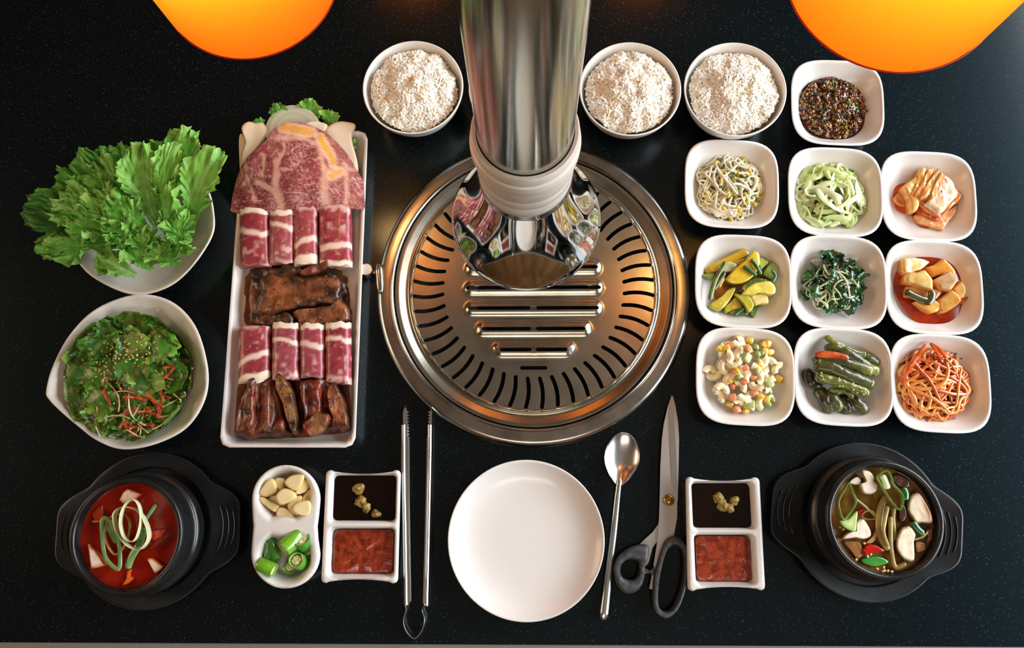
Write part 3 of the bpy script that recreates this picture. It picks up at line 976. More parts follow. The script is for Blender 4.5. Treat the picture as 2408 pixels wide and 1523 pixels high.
obj('handle', *grip([(500, 955), (553, 922), (602, 945), (638, 1000), (645, 1100), (630, 1250), (590, 1370), (540, 1432), (488, 1445), (432, 1402), (418, 1320), (424, 1190), (450, 1090), (474, 1010)], [(520, 1005), (556, 984), (592, 1000), (612, 1040), (618, 1120), (604, 1240), (570, 1340), (534, 1392), (494, 1402), (460, 1376), (452, 1310), (462, 1200), (482, 1100), (502, 1035)], .0080, .0072), MT['plastic'], parent=sx)
obj('bumper', *merge([extr([ZS(*p) for p in ((360, 1120), (400, 1145), (402, 1160), (360, 1170))], .005, .011), extr([ZS(*p) for p in ((434, 1120), (402, 1148), (404, 1162), (434, 1185))], .005, .011)]), MT['plastic'], parent=sx, smooth=False)

# ------------------------------------------------------------------ rice
MT['rice'] = mat('steamed_rice', hx('#fdf8ec'), hx('#faf0da'), scale=90, rough=.4, sss=.35)
MT['crumb'] = mat('toasted_sesame_crumbs', hx('#b4782c'), hx('#d9ae62'), scale=300, rough=.6)
def grain(L_, r, M):
    V = [Vector((-L_, 0, 0)), Vector((L_, 0, 0))]
    for x, k in ((-.55, .85), (.0, 1.0), (.55, .85)):
        V += [Vector((L_ * x, r * k * math.cos(2 * PI * j / 5), r * k * math.sin(2 * PI * j / 5))) for j in range(5)]
    Fa = []
    for j in range(5):
        j2 = (j + 1) % 5
        Fa += [(0, 2 + j2, 2 + j), (2 + j, 2 + j2, 7 + j2, 7 + j), (7 + j, 7 + j2, 12 + j2, 12 + j), (1, 12 + j, 12 + j2)]
    return [M @ v for v in V], Fa
def rice_mesh(seed):
    rnd = random.Random(seed)
    Rm = .0510
    def hz(x, y):
        r = math.hypot(x, y) / Rm
        h = .041 + .019 * (1 - r ** 2.4)
        h += .0075 * noise.noise(Vector((x * 55 + seed, y * 55, 0))) + .003 * noise.noise(Vector((x * 130, y * 130 + seed, 5)))
        return h
    parts = []
    rings = [[Vector((q * Rm * math.cos(2 * PI * j / 40), q * Rm * math.sin(2 * PI * j / 40), hz(q * Rm * math.cos(2 * PI * j / 40), q * Rm * math.sin(2 * PI * j / 40)) - .0012)) for j in range(40)] for q in (.99, .85, .7, .55, .4, .25, .1)]
    low = [Vector((v.x * .9, v.y * .9, .030)) for v in rings[0]]
    parts.append(loft([low] + rings))
    for i in range(3000):
        r = Rm * math.sqrt(rnd.random()) * .99; a = rnd.random() * 2 * PI
        x, y = r * math.cos(a), r * math.sin(a)
        z = hz(x, y) + rnd.uniform(-.0014, .0014)
        M = Matrix.Translation((x, y, z)) @ rotm(rnd.uniform(-.6, .6), rnd.uniform(-.9, .9), rnd.random() * 2 * PI)
        parts.append(grain(rnd.uniform(.0024, .0031), rnd.uniform(.0012, .0015), M))
    return merge(parts)
RL = ['mound of white steamed rice in the bowl nearest the meat platter', 'mound of white steamed rice half hidden behind the exhaust pipe', 'mound of white rice in the bowl touching the exhaust pipe', 'mound of white rice in the bowl next to the dark chili relish']
for i, c in enumerate(RCEN):
    if i in (0, 3):
        V, Fa = rice_mesh(i + 3)
        r0 = obj('steamed_rice', [v + c for v in V], Fa, MT['rice'], label=RL[i], cat='rice', group='rice in the round bowls', kind='stuff', origin=c)
    else:
        r1 = dup(bpy.data.objects['steamed_rice'], c, 1.9 * i, RL[i])
    ps = []
    for k in range(46):
        a, r = random.random() * 6.28, abs(random.gauss(0, .005))
        ps.append(xf(sell((.0008, .0006, .0005), 1, 6, 4), at(Vector((c.x + r * math.cos(a), c.y + .004 + r * math.sin(a) * .7, TZ + .0620 + random.uniform(-.002, .002))), (random.random(), 0, random.random() * 6))))
    obj('sesame_sprinkle', *merge(ps), MT['crumb'], label='pinch of toasted sesame crumbs on ' + RL[i].split('mound of ')[1], cat='seasoning', group='sesame on the rice', kind='stuff')

# ------------------------------------------------------------------ leaves
MT['leaf'] = mat('curly_lettuce', (.1, .3, .05), hx('#3f7d22'), scale=90, amt=.35, rough=.36, attr=True, trans=.28, bump=.25, bscale=220, spec=.45)
MT['dleaf'] = mat('dressed_leaf', (.1, .3, .05), hx('#5a2d12'), scale=120, lo=.5, hi=.66, amt=.75, rough=.34, attr=True, trans=.12, bump=.3, bscale=200, coat=.12)
def leaf(base, tip, hw, arch=.01, cup=.25, ruf=.006, K=7, seed=0, nu=26, nv=19, cols=None, stem=.16, sharp=1.0, flare=.0):
    """Ruffled leaf from base to tip (world points), half width hw."""
    rnd = random.Random(seed)
    ph1, ph2, ph3 = rnd.random() * 6.3, rnd.random() * 6.3, rnd.random() * 6.3
    base, tip = Vector(base), Vector(tip)
    ax = tip - base
    L_ = ax.length
    ax.normalize()
    sd = ax.cross(Vector((0, 0, 1))).normalized()
    up = sd.cross(ax).normalized()
    rib, mid, edge = cols or (hx('#a9c47a'), hx('#3c8a26'), hx('#6db53c'))
    V, C = [], []
    jg = min(1, hw / .022)
    for i in range(nu):
        u = i / (nu - 1)
        w = hw * (stem + (1 - stem) * sstep(-.05, .75, u) ** sharp)
        w *= (1 - .32 * sstep(.82, 1.0, u))
        for j in range(nv):
            v = -1 + 2 * j / (nv - 1)
            av = abs(v)
            ang = math.atan2(v * hw * 1.2, (u - .3) * L_)
            e = max(av ** 2.2 * sstep(.12, .5, u), sstep(.72, 1.0, u) * .9)
            nn = lambda f, o: noise.noise(Vector((ang * K * f + ph1 * 3, o + seed * 1.7, u * 1.3)))
            rf = 1.25 * nn(.45, 0) + .85 * nn(1.1, 11) + .5 * nn(2.6, 23)
            cx = 1.2 * nn(.45, 37) + .9 * nn(1.1, 51) + .4 * nn(2.6, 61)
            jag = 1.3 * nn(3.2, 71) + .7 * nn(6.5, 83)
            lon = u * L_ * (1 - .10 * v * v * u) + jag * .0034 * jg * e * sstep(.8, 1, u)
            p = base + ax * lon + sd * (v * w * (1 - cup * .25 * av) + jag * .0030 * jg * e * math.copysign(1, v))
            p += up * (arch * math.sin(PI * u) + cup * w * v * v - flare * sstep(.6, 1, u) * L_)
            p += up * (ruf * e * rf) + sd * (ruf * .55 * e * cx) + ax * (ruf * .4 * e * cx * .6)
            p += up * (.0015 * noise.noise(Vector((u * 7 + seed, v * 5, 3))))
            V.append(p)
            rr = math.exp(-(v * (5.5 + 3 * u)) ** 2) * (1 - .72 * u)
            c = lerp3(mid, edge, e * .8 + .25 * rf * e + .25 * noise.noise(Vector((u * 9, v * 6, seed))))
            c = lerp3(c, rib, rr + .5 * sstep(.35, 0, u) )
            C.append(c)
    Fa = [(i * nv + j, i * nv + j + 1, (i + 1) * nv + j + 1, (i + 1) * nv + j) for i in range(nu - 1) for j in range(nv - 1)]
    return V, Fa, C
ZSC = .8
ZL = lambda x, y: (x * .3546, 180 + y * .3546)
LV = [  # base, tip (zoomed pixels), half width (zoomed px), z base, z tip, tone
    ((980, 850), (690, 470), 150, .040, .066, 1), ((960, 880), (520, 530), 150, .036, .064, 1), ((940, 900), (390, 650), 150, .034, .062, 1),
    ((900, 950), (240, 770), 160, .034, .060, 1), ((900, 1000), (160, 900), 165, .034, .056, 2), ((860, 1090), (230, 1100), 120, .034, .050, 1),
    ((1150, 820), (930, 430), 150, .045, .072, 1), ((1200, 800), (1245, 340), 150, .045, .076, 0), ((1100, 850), (1080, 430), 130, .045, .070, 1),
    ((900, 1000), (330, 850), 150, .046, .070, 0), ((930, 960), (470, 690), 140, .048, .074, 0), ((950, 930), (620, 560), 130, .048, .076, 0),
    ((840, 1120), (270, 1170), 95, .046, .056, 0), ((880, 1060), (430, 950), 130, .054, .074, 0), ((960, 900), (780, 640), 115, .056, .080, 0),
    ((930, 1020), (560, 800), 135, .058, .082, 0), ((1050, 1000), (925, 440), 150, .050, .090, 3), ((1080, 990), (1165, 440), 105, .052, .088, 3),
    ((1270, 1040), (1440, 470), 140, .046, .092, 3), ((1000, 1050), (720, 780), 130, .060, .088, 0), ((960, 1120), (690, 930), 110, .060, .082, 0),
    ((1130, 1130), (1150, 700), 75, .058, .088, 0), ((1240, 1120), (1180, 880), 100, .056, .084, 0), ((1010, 1180), (950, 1000), 105, .058, .080, 0),
    ((900, 1320), (650, 1190), 105, .044, .060, 4), ((1010, 1280), (870, 1080), 100, .050, .076, 0), ((1130, 1240), (1020, 1080), 100, .052, .076, 4),
    ((1230, 1180), (1260, 1040), 90, .050, .072, 0), ((1180, 1260), (1130, 1110), 75, .048, .070, 0), ((880, 1180), (770, 1010), 80, .056, .078, 0),
]
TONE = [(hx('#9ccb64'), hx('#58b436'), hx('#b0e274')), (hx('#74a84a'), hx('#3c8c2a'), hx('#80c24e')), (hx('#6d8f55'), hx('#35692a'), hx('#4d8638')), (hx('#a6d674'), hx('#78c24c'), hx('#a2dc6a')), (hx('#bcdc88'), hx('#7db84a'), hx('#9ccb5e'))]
for i, (b_, t_, hw, zb, zt, tn) in enumerate(LV):
    B, T_ = W(*ZL(*b_), zb), W(*ZL(*t_), zt)
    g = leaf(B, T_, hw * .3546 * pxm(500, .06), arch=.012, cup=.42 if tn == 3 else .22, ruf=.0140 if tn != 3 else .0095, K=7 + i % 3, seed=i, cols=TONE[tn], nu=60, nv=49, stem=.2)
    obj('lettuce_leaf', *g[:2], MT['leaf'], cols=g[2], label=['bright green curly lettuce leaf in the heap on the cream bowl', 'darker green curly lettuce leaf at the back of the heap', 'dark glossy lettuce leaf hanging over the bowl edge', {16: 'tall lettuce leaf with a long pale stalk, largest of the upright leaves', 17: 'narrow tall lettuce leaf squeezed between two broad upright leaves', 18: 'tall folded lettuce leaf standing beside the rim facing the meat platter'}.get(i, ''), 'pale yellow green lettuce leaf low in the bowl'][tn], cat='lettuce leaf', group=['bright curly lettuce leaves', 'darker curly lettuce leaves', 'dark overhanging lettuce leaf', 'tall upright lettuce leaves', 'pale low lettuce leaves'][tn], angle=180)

# dressed salad
rnd = random.Random(21)
def disc_pt(R):
    a, r = rnd.random() * 2 * PI, R * math.sqrt(rnd.random())
    return r * math.cos(a), r * math.sin(a)
SC = W(310, 885, .045)
SC = Vector((SALC.x + .003, SALC.y, TZ))
def keep_in(V, lim=.069):
    out = []
    for v in V:
        d = Vector((v.x - SALC.x - .002, v.y - SALC.y, 0))
        L_ = d.length
        if L_ > lim:
            k = lim + (L_ - lim) * .22
            v = Vector((SALC.x + .002 + d.x * k / L_, SALC.y + d.y * k / L_, max(v.z, TZ + .030) + (L_ - lim) * .35))
        out.append(v)
    return out
for i in range(96):
    lay = i / 96
    x, y = disc_pt(.076 - .012 * lay)
    x *= 1.06
    z = .022 + .034 * lay * (1 - (math.hypot(x, y) / .085) ** 2) + .006 * rnd.random()
    a = rnd.random() * 2 * PI
    L_ = rnd.uniform(.026, .050)
    y_ = y + (.012 if i % 3 else -.004) * lay
    c = Vector((SC.x + x, SC.y + y_, TZ + ZSC * z))
    d = Vector((math.cos(a), math.sin(a), rnd.uniform(-.25, .35))) * L_ * .5
    tn = rnd.choice([(hx('#8aa84c'), hx('#3f7f28'), hx('#6fae3c')), (hx('#7f9440'), hx('#2f6420'), hx('#4f8c30')), (hx('#9a9c4a'), hx('#58802a'), hx('#87a83e'))])
    g = leaf(c - d, c + d, L_ * rnd.uniform(.35, .6), arch=rnd.uniform(-.004, .008), cup=rnd.uniform(-.4, .6), ruf=.0062, K=6, seed=100 + i, nu=17, nv=15, cols=tn, stem=.45)
    g = (keep_in(g[0]), g[1], g[2])
    obj('salad_leaf', *g[:2], MT['dleaf'], cols=g[2], label='torn green salad leaf coated in red brown dressing', cat='salad leaf', group='dressed salad leaves', angle=180)
MT['carrot'] = mat('dressed_carrot', hx('#c0561d'), hx('#8f2f10'), scale=150, rough=.25, coat=.4)
MT['onion_s'] = mat('pale_shoot', hx('#d9c9a0'), hx('#b98a58'), scale=150, rough=.3, coat=.3)
def strand(c, R, zf, L_, bend, nseg=9, rn=None, start=None, head=None):
    rn = rn or rnd
    if start is None:
        a0, r0 = rn.random() * 2 * PI, R * math.sqrt(rn.random()) * .95
        x, y = r0 * math.cos(a0), r0 * math.sin(a0)
    else: x, y = start
    h = rn.random() * 2 * PI if head is None else head
    k = rn.uniform(-bend, bend)
    P = []
    st_ = L_ / nseg
    for i in range(nseg + 1):
        P.append(Vector((c.x + x, c.y + y, TZ + ZSC * zf(x, y))))
        if math.hypot(x, y) > R * .96:
            tow = math.atan2(-y, -x)
            dlt = (tow - h + PI) % (2 * PI) - PI
            h += .55 * dlt
        h += k * st_ + rn.uniform(-.12, .12)
        x += math.cos(h) * st_; y += math.sin(h) * st_
    return P
for i in range(26):
    SC2 = W(345 if i % 3 else 315, 945 if i % 4 else 900, .05)
    zoff = rnd.uniform(.046, .060)
    P = strand(SC2, .034, lambda x, y: zoff - 5.0 * (x * x + y * y) + .002 * math.sin(x * 200), rnd.uniform(.02, .04), 40)
    P = keep_in(spl(P, 16))
    obj('carrot_strip', *tube(P, .0017, .0008, seg=6), MT['carrot'], label='thin orange carrot strip tangled in the dressed salad', cat='carrot strip', group='carrot strips in the salad')
for i in range(20):
    SC2 = W(310, 940, .05)
    zoff = rnd.uniform(.050, .060)
    P = keep_in(spl(strand(SC2, .055, lambda x, y: zoff - 4.5 * (x * x + y * y), rnd.uniform(.02, .045), 40), 14))
    obj('pale_shoot', *tube(P, .0008, .0008, seg=5), MT['onion_s'], label='thin pale shoot lying on the dressed salad', cat='shoot', group='pale shoots on the salad')
MT['sesame'] = mat('sesame_seed', hx('#e3c98a'), hx('#c99f55'), scale=200, rough=.45)
ps = []
for i in range(210):
    x, y = rnd.gauss(0, .026), rnd.gauss(0, .024)
    w = W(305, 860, .05)
    if math.hypot(x, y) > .07: continue
    ps.append(xf(sell((.0015, .0009, .0006), 1, 7, 5), at(Vector((w.x + x, w.y + y, TZ + ZSC * (.0605 - 5.0 * (x * x + y * y) + rnd.uniform(-.002, .004)))), (rnd.uniform(-.5, .5), rnd.uniform(-.5, .5), rnd.random() * 6))))
obj('sesame_seeds', *merge(ps), MT['sesame'], label='toasted sesame seeds scattered over the dressed salad', cat='sesame', kind='stuff')

ZSC = 1.0
# ------------------------------------------------------------------ raw meats
MT['beef'] = mat('marbled_beef', (.3, .1, .1), hx('#cf9a90'), scale=240, lo=.58, hi=.70, amt=.5, rough=.36, attr=True, coat=.12, bump=.15, bscale=250, detail=6, vein=(hx('#dfb3a6'), 210, .11, .5, .014))
MT['beefroll'] = mat('rolled_beef', (.3, .1, .1), hx('#d2a49a'), scale=150, lo=.58, hi=.70, amt=.45, rough=.36, attr=True, coat=.12, bump=.12, bscale=250, detail=6)
MT['mar'] = mat('marinated_beef', (.3, .12, .05), hx('#170903'), scale=48, lo=.40, hi=.66, amt=.95, rough=.34, attr=True, coat=.3, bump=1.0, bscale=150, detail=8, speck=[(hx('#120c05'), 330, .78, .42), (hx('#4f3c16'), 420, .88, .30)])
ZM = lambda x, y: (510 + x * .28897, 200 + y * .28890)
ZN = lambda x, y: (510 + x * .30869, 600 + y * .30860)
def pl_d(x, y, pl):
    p = Vector((x, y)); return min(seg_d(p, Vector(pl[i]), Vector(pl[i + 1])) for i in range(len(pl) - 1))
inv = lambda x, y: ((x - 510) / .28897, (y - 200) / .2889)
FATY = [(540, 335), (650, 365), (760, 378)]
FATY2 = [(835, 420), (880, 500), (935, 580), (945, 640)]
FATY3 = [(930, 735), (995, 705)]
FATW = [([(490, 620), (478, 800), (500, 900), (530, 1010)], 26), ([(885, 700), (872, 860), (890, 985)], 30), ([(330, 790), (450, 850), (500, 900)], 22), ([(1045, 640), (1060, 800), (1050, 980)], 16), ([(230, 600), (240, 740), (280, 830), (310, 950)], 10), ([(500, 430), (700, 430), (820, 480), (860, 640), (880, 700)], 18), ([(430, 420), (540, 470), (550, 540), (490, 640)], 9), ([(350, 520), (385, 600), (370, 740)], 9)]
def steak_c(px, py, r):
    x, y = inv(px, py)
    nz = noise.noise(Vector((x * .02, y * .02, 1)))
    nz2 = noise.noise(Vector((x * .007, y * .007, 4)))
    base = lerp3(hx('#8f4148'), hx('#6d2529'), sstep(-.2, .3, nz2) if x < 480 else .25 + .3 * nz2)
    if x > 900: base = lerp3(base, hx('#9d5654'), .6)
    if x < 400 and 600 < y < 760: base = lerp3(base, hx('#6f4a2a'), .5 * sstep(-.1, .4, nz))
    if y < 430 - 0.2 * (x - 500): base = lerp3(base, hx('#b07a76'), .7)
    vein = abs(noise.noise(Vector((x * .012 + nz, y * .016, 9)))) 
    base = lerp3(base, hx('#d6a49a'), .75 * (1 - sstep(.015, .06, vein)))
    for pl, w in FATW:
        d = pl_d(x, y, pl) + 14 * nz
        base = lerp3(base, hx('#d8a792'), .85 * (1 - sstep(w * .6, w * 1.5, d)))
    for pl, w in ((FATY, 34), (FATY2, 26), (FATY3, 28)):
        d = pl_d(x, y, pl) + 8 * nz
        base = lerp3(base, hx('#dfc3a8'), 1 - sstep(w * 1.1, w * 1.9, d))
        base = lerp3(base, hx('#dba247'), 1 - sstep(w * .8, w * 1.1, d))
    if r > .965: base = lerp3(base, hx('#7c3a36'), .3)
    return base
STK = [ZM(*p) for p in ((112, 985), (118, 1028), (200, 1038), (330, 1040), (470, 1034), (620, 1030), (800, 1032), (930, 1012), (1060, 1000), (1188, 1010), (1197, 900), (1182, 770), (1138, 690), (1060, 560), (950, 440), (860, 370), (760, 322), (620, 290), (530, 308), (452, 358), (400, 440), (300, 530), (220, 620), (172, 720), (132, 870))]
def stk_z(px, py, r):
    x, y = inv(px, py)
    return .012 * (1 - ((x - 650) / 560) ** 2) * sstep(1060, 800, y) + .006 * sstep(700, 350, y)
g = pslab(STK, .026, .005, na=110, nr=tuple(i / 34 for i in range(1, 35)), cf=steak_c, side=hx('#93504b'), zf=stk_z, amp=.0016, freq=60)
obj('beef_steak', *g[:2], MT['beef'], cols=g[2], label='large thin marbled raw beef slice draped across the platter end', cat='beef', angle=60)
ROLLC = [(hx('#a23c46'), hx('#782530')), (hx('#9a3741'), hx('#7c2832')), (hx('#9f4c54'), hx('#853a43')), (hx('#a04550'), hx('#8a3742'))]
def beef_roll(x0, x1, y0, y1, seed, flip, ztop=.028):
    rn = random.Random(seed)
    cx = (x0 + x1) / 2
    m = 44; seg = 32
    a, b_ = W(cx + rn.uniform(-2, 2), y0, ztop - .010), W(cx, y1, ztop - .010)
    hw = (x1 - x0) / 2 * pxm((y0 + y1) / 2, ztop - .006)
    lean = rn.uniform(-.02, .02)
    rings, C = [], []
    b1 = rn.uniform(.30, .42); amp = rn.uniform(.04, .09); ph = rn.random() * 6
    for i in range(m):
        t = i / (m - 1)
        p = a.lerp(b_, t)
        ring = []
        for j in range(seg):
            q = 2 * PI * j / seg
            e = .72
            dx = math.copysign(abs(math.cos(q)) ** e, math.cos(q)) * hw * (1 + .05 * noise.noise(Vector((t * 5, q, seed))))
            dz = math.copysign(abs(math.sin(q)) ** e, math.sin(q)) * .0108 * (1 - .22 * (2 * t - 1) ** 8)
            ex = .0035 * noise.noise(Vector((math.cos(q) * 2, math.sin(q) * 2, seed + (0 if t < .5 else 9)))) * (2 * t - 1)
            ring.append(p + Vector((dx, ex, dz)))
            tt = t if not flip else 1 - t
            tt += .035 * noise.noise(Vector((math.cos(q) * 3, t * 4, seed * 3.1))) + amp * math.sin(q * 1.0 + ph) * sstep(.15, .4, t)
            n1 = noise.noise(Vector((math.cos(q) * 4 + seed, t * 9, 2)))
            n2 = noise.noise(Vector((math.cos(q) * 3, t * 6, seed + 7)))
            col = lerp3(ROLLC[seed % 4][0], ROLLC[seed % 4][1], .5 + 1.2 * n1)
            col = lerp3(col, hx('#dcb3ab'), .75 * sstep(.18, .42, n2) * sstep(.5, .7, tt))
            col = lerp3(col, hx('#e6cdbd'), (1 - sstep(.03, .07, abs(tt - b1 - .04 * math.sin(q * 2)))) * .95)
            col = lerp3(col, hx('#ecdcc6'), 1 - sstep(.09, .115, tt))
            col = lerp3(col, hx('#dcbcae'), .8 * sstep(.9, .98, tt) * sstep(-.2, .2, n1))
            C.append(col)
        rings.append(ring)
    V, Fa = loft(rings)
    return V, Fa, C + [hx('#b5606a')] * 2
RLS = [(566, 638, 494, 628), (634, 695, 499, 622), (693, 751, 491, 626), (752, 829, 487, 629), (562, 638, 768, 899), (641, 706, 762, 894), (708, 767, 764, 888), (767, 828, 760, 903)]
for i, (x0, x1, y0, y1) in enumerate(RLS):
    g = beef_roll(x0, x1, y0, y1, i + 1, i in (2, 3, 4), .030)
    obj('beef_roll', *g[:2], MT['beefroll'], cols=g[2], label='rolled pink beef slice %s, in the row %s' % (['beside the lettuce side wall', 'second from the lettuce side wall', 'second from the grill side wall', 'beside the grill side wall'][i % 4], 'touching the steak' if i < 4 else 'between marinated meats'), cat='beef roll', group='beef rolls beside the steak' if i < 4 else 'beef rolls between marinated meats', angle=60)
def mar_c(a, b_, f=.03):
    def cf(px, py, r):
        q = noise.noise(Vector((px * f, py * f * 1.6, 3))) + .5 * noise.noise(Vector((px * f * 3, py * f * 3, 8)))
        c = lerp3(a, b_, .5 + .9 * q)
        return lerp3(c, hx('#4a2410'), .6 * sstep(.9, 1, r))
    return cf
TAN, BRN, RED = hx('#9a5c36'), hx('#5e331a'), hx('#6a2014')
MARS = [
    ([ZN(*p) for p in ((262, 110), (380, 90), (480, 80), (520, 30), (590, 25), (640, 90), (700, 110), (820, 60), (880, 70), (930, 160), (990, 240), (960, 300), (850, 330), (600, 300), (330, 320), (250, 250))], .0205, .012, BRN, hx('#2c140a'), 'dark marinated beef slice lying under the other marinated slices'),
    ([ZN(*p) for p in ((240, 190), (300, 150), (340, 200), (320, 420), (560, 440), (590, 530), (540, 552), (400, 545), (260, 530), (232, 380))], .0235, .013, hx('#8a5230'), hx('#351a0c'), 'marinated beef slice at the platter edge, partly covered'),
    ([ZN(*p) for p in ((555, 425), (700, 395), (900, 365), (940, 308), (985, 390), (1003, 455), (985, 495), (880, 528), (720, 530), (640, 552), (590, 500))], .0260, .014, TAN, BRN, 'grained marinated beef slice folded at its end'),
    ([ZN(*p) for p in ((298, 440), (318, 290), (342, 152), (470, 150), (620, 158), (760, 160), (905, 165), (932, 290), (893, 352), (780, 365), (690, 382), (550, 408), (430, 440), (350, 445))], .0320, .009, TAN, BRN, 'broad flat marinated beef slice on top of the marinated pile'),
    ([ZN(*p) for p in ((640, 110), (800, 50), (850, 35), (850, 70), (760, 130), (650, 155))], .0300, .010, hx('#9a4a34'), BRN, 'narrow pink brown beef strip curling above the marinated pile'),
    ([ZN(*p) for p in ((110, 1365), (140, 1180), (200, 1000), (240, 905), (340, 900), (430, 930), (470, 1020), (500, 1180), (540, 1330), (500, 1385), (360, 1380), (220, 1392))], .0290, .022, hx('#8d5230'), RED, 'thick glossy marinated meat slab with long folds'),
    ([ZN(*p) for p in ((430, 905), (480, 895), (530, 960), (575, 1060), (600, 1200), (612, 1330), (560, 1350), (525, 1270), (490, 1120), (440, 1000))], .0340, .020, hx('#a5703f'), BRN, 'narrow tan marinated meat strip between two thick slabs'),
    ([ZN(*p) for p in ((610, 960), (700, 930), (800, 920), (870, 950), (930, 1040), (975, 1150), (992, 1320), (900, 1335), (780, 1360), (660, 1350), (640, 1180), (600, 1060))], .0285, .021, hx('#8f3a24'), hx('#5a1d12'), 'thick dark red marinated meat slab at the platter corner'),
    ([ZN(*p) for p in ((830, 1010), (890, 960), (940, 1060), (985, 1200), (990, 1320), (920, 1330), (860, 1200))], .0330, .014, hx('#b4713f'), hx('#8f4a28'), 'tan edged strip on the dark red marinated slab'),
    ([ZN(*p) for p in ((640, 1300), (700, 1230), (770, 1180), (860, 1230), (830, 1310), (770, 1365), (690, 1372))], .0360, .014, hx('#b07a4a'), hx('#8a2f22'), 'small tan marinated meat chunk at the front of slabs'),
]
for i, (P, z, tk, c1, c2, lab) in enumerate(MARS):
    g = pslab(P, z, tk, na=64, nr=tuple(k / 20 for k in range(1, 21)), cf=mar_c(c1, c2), side=hx('#3a1a0c'), amp=.0035 if i < 5 else .0045, freq=85, jit=.10, bev=.45, zf=(lambda px, py, r: .0042 * math.sin(px * .16 + .035 * py + 1.5 * math.sin(py * .03)) * (1 - r ** 4)) if i in (5, 7) else None)
    obj('marinated_beef', *g[:2], MT['mar'], cols=g[2], label=lab, cat='beef', group='marinated beef on the platter', angle=70)
# marinade juice on the platter floor
MT['juice'] = mat('meat_juice', hx('#8a4a22'), hx('#5c2a12'), scale=60, rough=.1, coat=.4)
for P, lab in (([ZN(*p) for p in ((215, 170), (330, 90), (700, 60), (960, 130), (1010, 260), (1010, 470), (960, 540), (600, 570), (250, 560), (215, 350))], 'brown marinade puddle under the flat marinated slices'), ([ZN(*p) for p in ((130, 1300), (180, 960), (420, 900), (860, 930), (1005, 1010), (1015, 1300), (960, 1350), (500, 1395), (140, 1390))], 'brown marinade puddle under the thick marinated slabs')):
    obj('marinade', *pslab(P, .0085, .0018, na=48, nr=(.5, .8, 1.0), jit=.08), MT['juice'], label=lab, cat='marinade', group='marinade on the platter')
# mushrooms, onion and garnish at the far end
MT['mush'] = mat('king_oyster', hx('#e8dcc4'), hx('#d8c6a6'), scale=25, rough=.5, attr=True, bump=.08, bscale=120, amt=.5)
def msh(c_edge):
    return lambda px, py, r: lerp3(hx('#e9dec8'), c_edge, sstep(.9, 1, r))
for P, z, tl, lab in (
    ([(196, 345), (250, 294), (310, 306), (372, 303), (398, 372), (352, 470), (300, 540), (262, 590), (240, 690), (190, 690), (200, 560), (230, 460)], .030, (0, -.00005), 'pale king oyster mushroom slice with split edge under the steak'),
    ([(870, 372), (930, 315), (1005, 291), (1112, 308), (1115, 335), (1092, 390), (1100, 470), (1125, 560), (1142, 650), (1132, 700), (1040, 620), (930, 470)], .032, (0, -.00005), 'broad pale king oyster mushroom slice with brown cap edge'),
    ([(715, 312), (800, 290), (870, 305), (897, 325), (868, 372), (780, 360)], .034, (0, 0), 'small mushroom cap slice tucked between onion and steak'),
    ([(178, 420), (215, 400), (235, 470), (240, 560), (225, 690), (185, 690)], .022, (0, 0), 'thin mushroom sliver leaning on the platter edge')):
    g = pslab([ZM(*p) for p in P], z, .007, na=44, cf=msh(hx('#c9a878')), side=hx('#cdb793'), tilt=tl, amp=.001, freq=50)
    obj('mushroom_slice', *g[:2], MT['mush'], cols=g[2], label=lab, cat='mushroom', group='mushroom slices by the steak')
def oc(px, py, r):
    k = .5 + .5 * math.sin(r * 26)
    return lerp3(hx('#c9cdb4'), hx('#e0e2cf'), k * .6 + (.4 if r > .93 else 0))
P = [(620 + 228 * math.cos(2 * PI * i / 30), 372 + 213 * math.sin(2 * PI * i / 30)) for i in range(30)]
g = pslab([ZM(*p) for p in P], .028, .006, na=48, nr=tuple(i / 16 for i in range(1, 17)), cf=oc, side=hx('#c5c9ae'))
obj('onion_slice', *g[:2], mat('raw_onion', (.7, .7, .6), rough=.25, attr=True, coat=.2, trans=.25), cols=g[2], label='round translucent onion slice standing behind the steak', cat='onion')
for i, (b_, t_, hw) in enumerate((((560, 330), (470, 150), 75), ((760, 330), (770, 110), 105), ((900, 360), (960, 215), 90), ((400, 370), (300, 300), 60), ((1090, 560), (1112, 430), 40))):
    g = leaf(W(*ZM(*b_), .014), W(*ZM(*t_), .030 if i < 4 else .024), hw * .289 * pxm(250, .03), arch=.004, cup=.1, ruf=.005, K=6, seed=300 + i, cols=TONE[1 if i in (0, 3) else 0], nu=24, nv=19, stem=.5)
    obj('garnish_leaf', *g[:2], MT['leaf'], cols=g[2], label=['curly lettuce tip peeking out beside the onion slice', 'large curly lettuce tip behind the onion slice', 'curly lettuce tip above the broad mushroom slice', 'dark lettuce tip beside the split mushroom slice', 'small lettuce tip at the platter edge beside the mushroom'][i], cat='lettuce leaf', group='lettuce under the steak', angle=180)

ZSC = .70
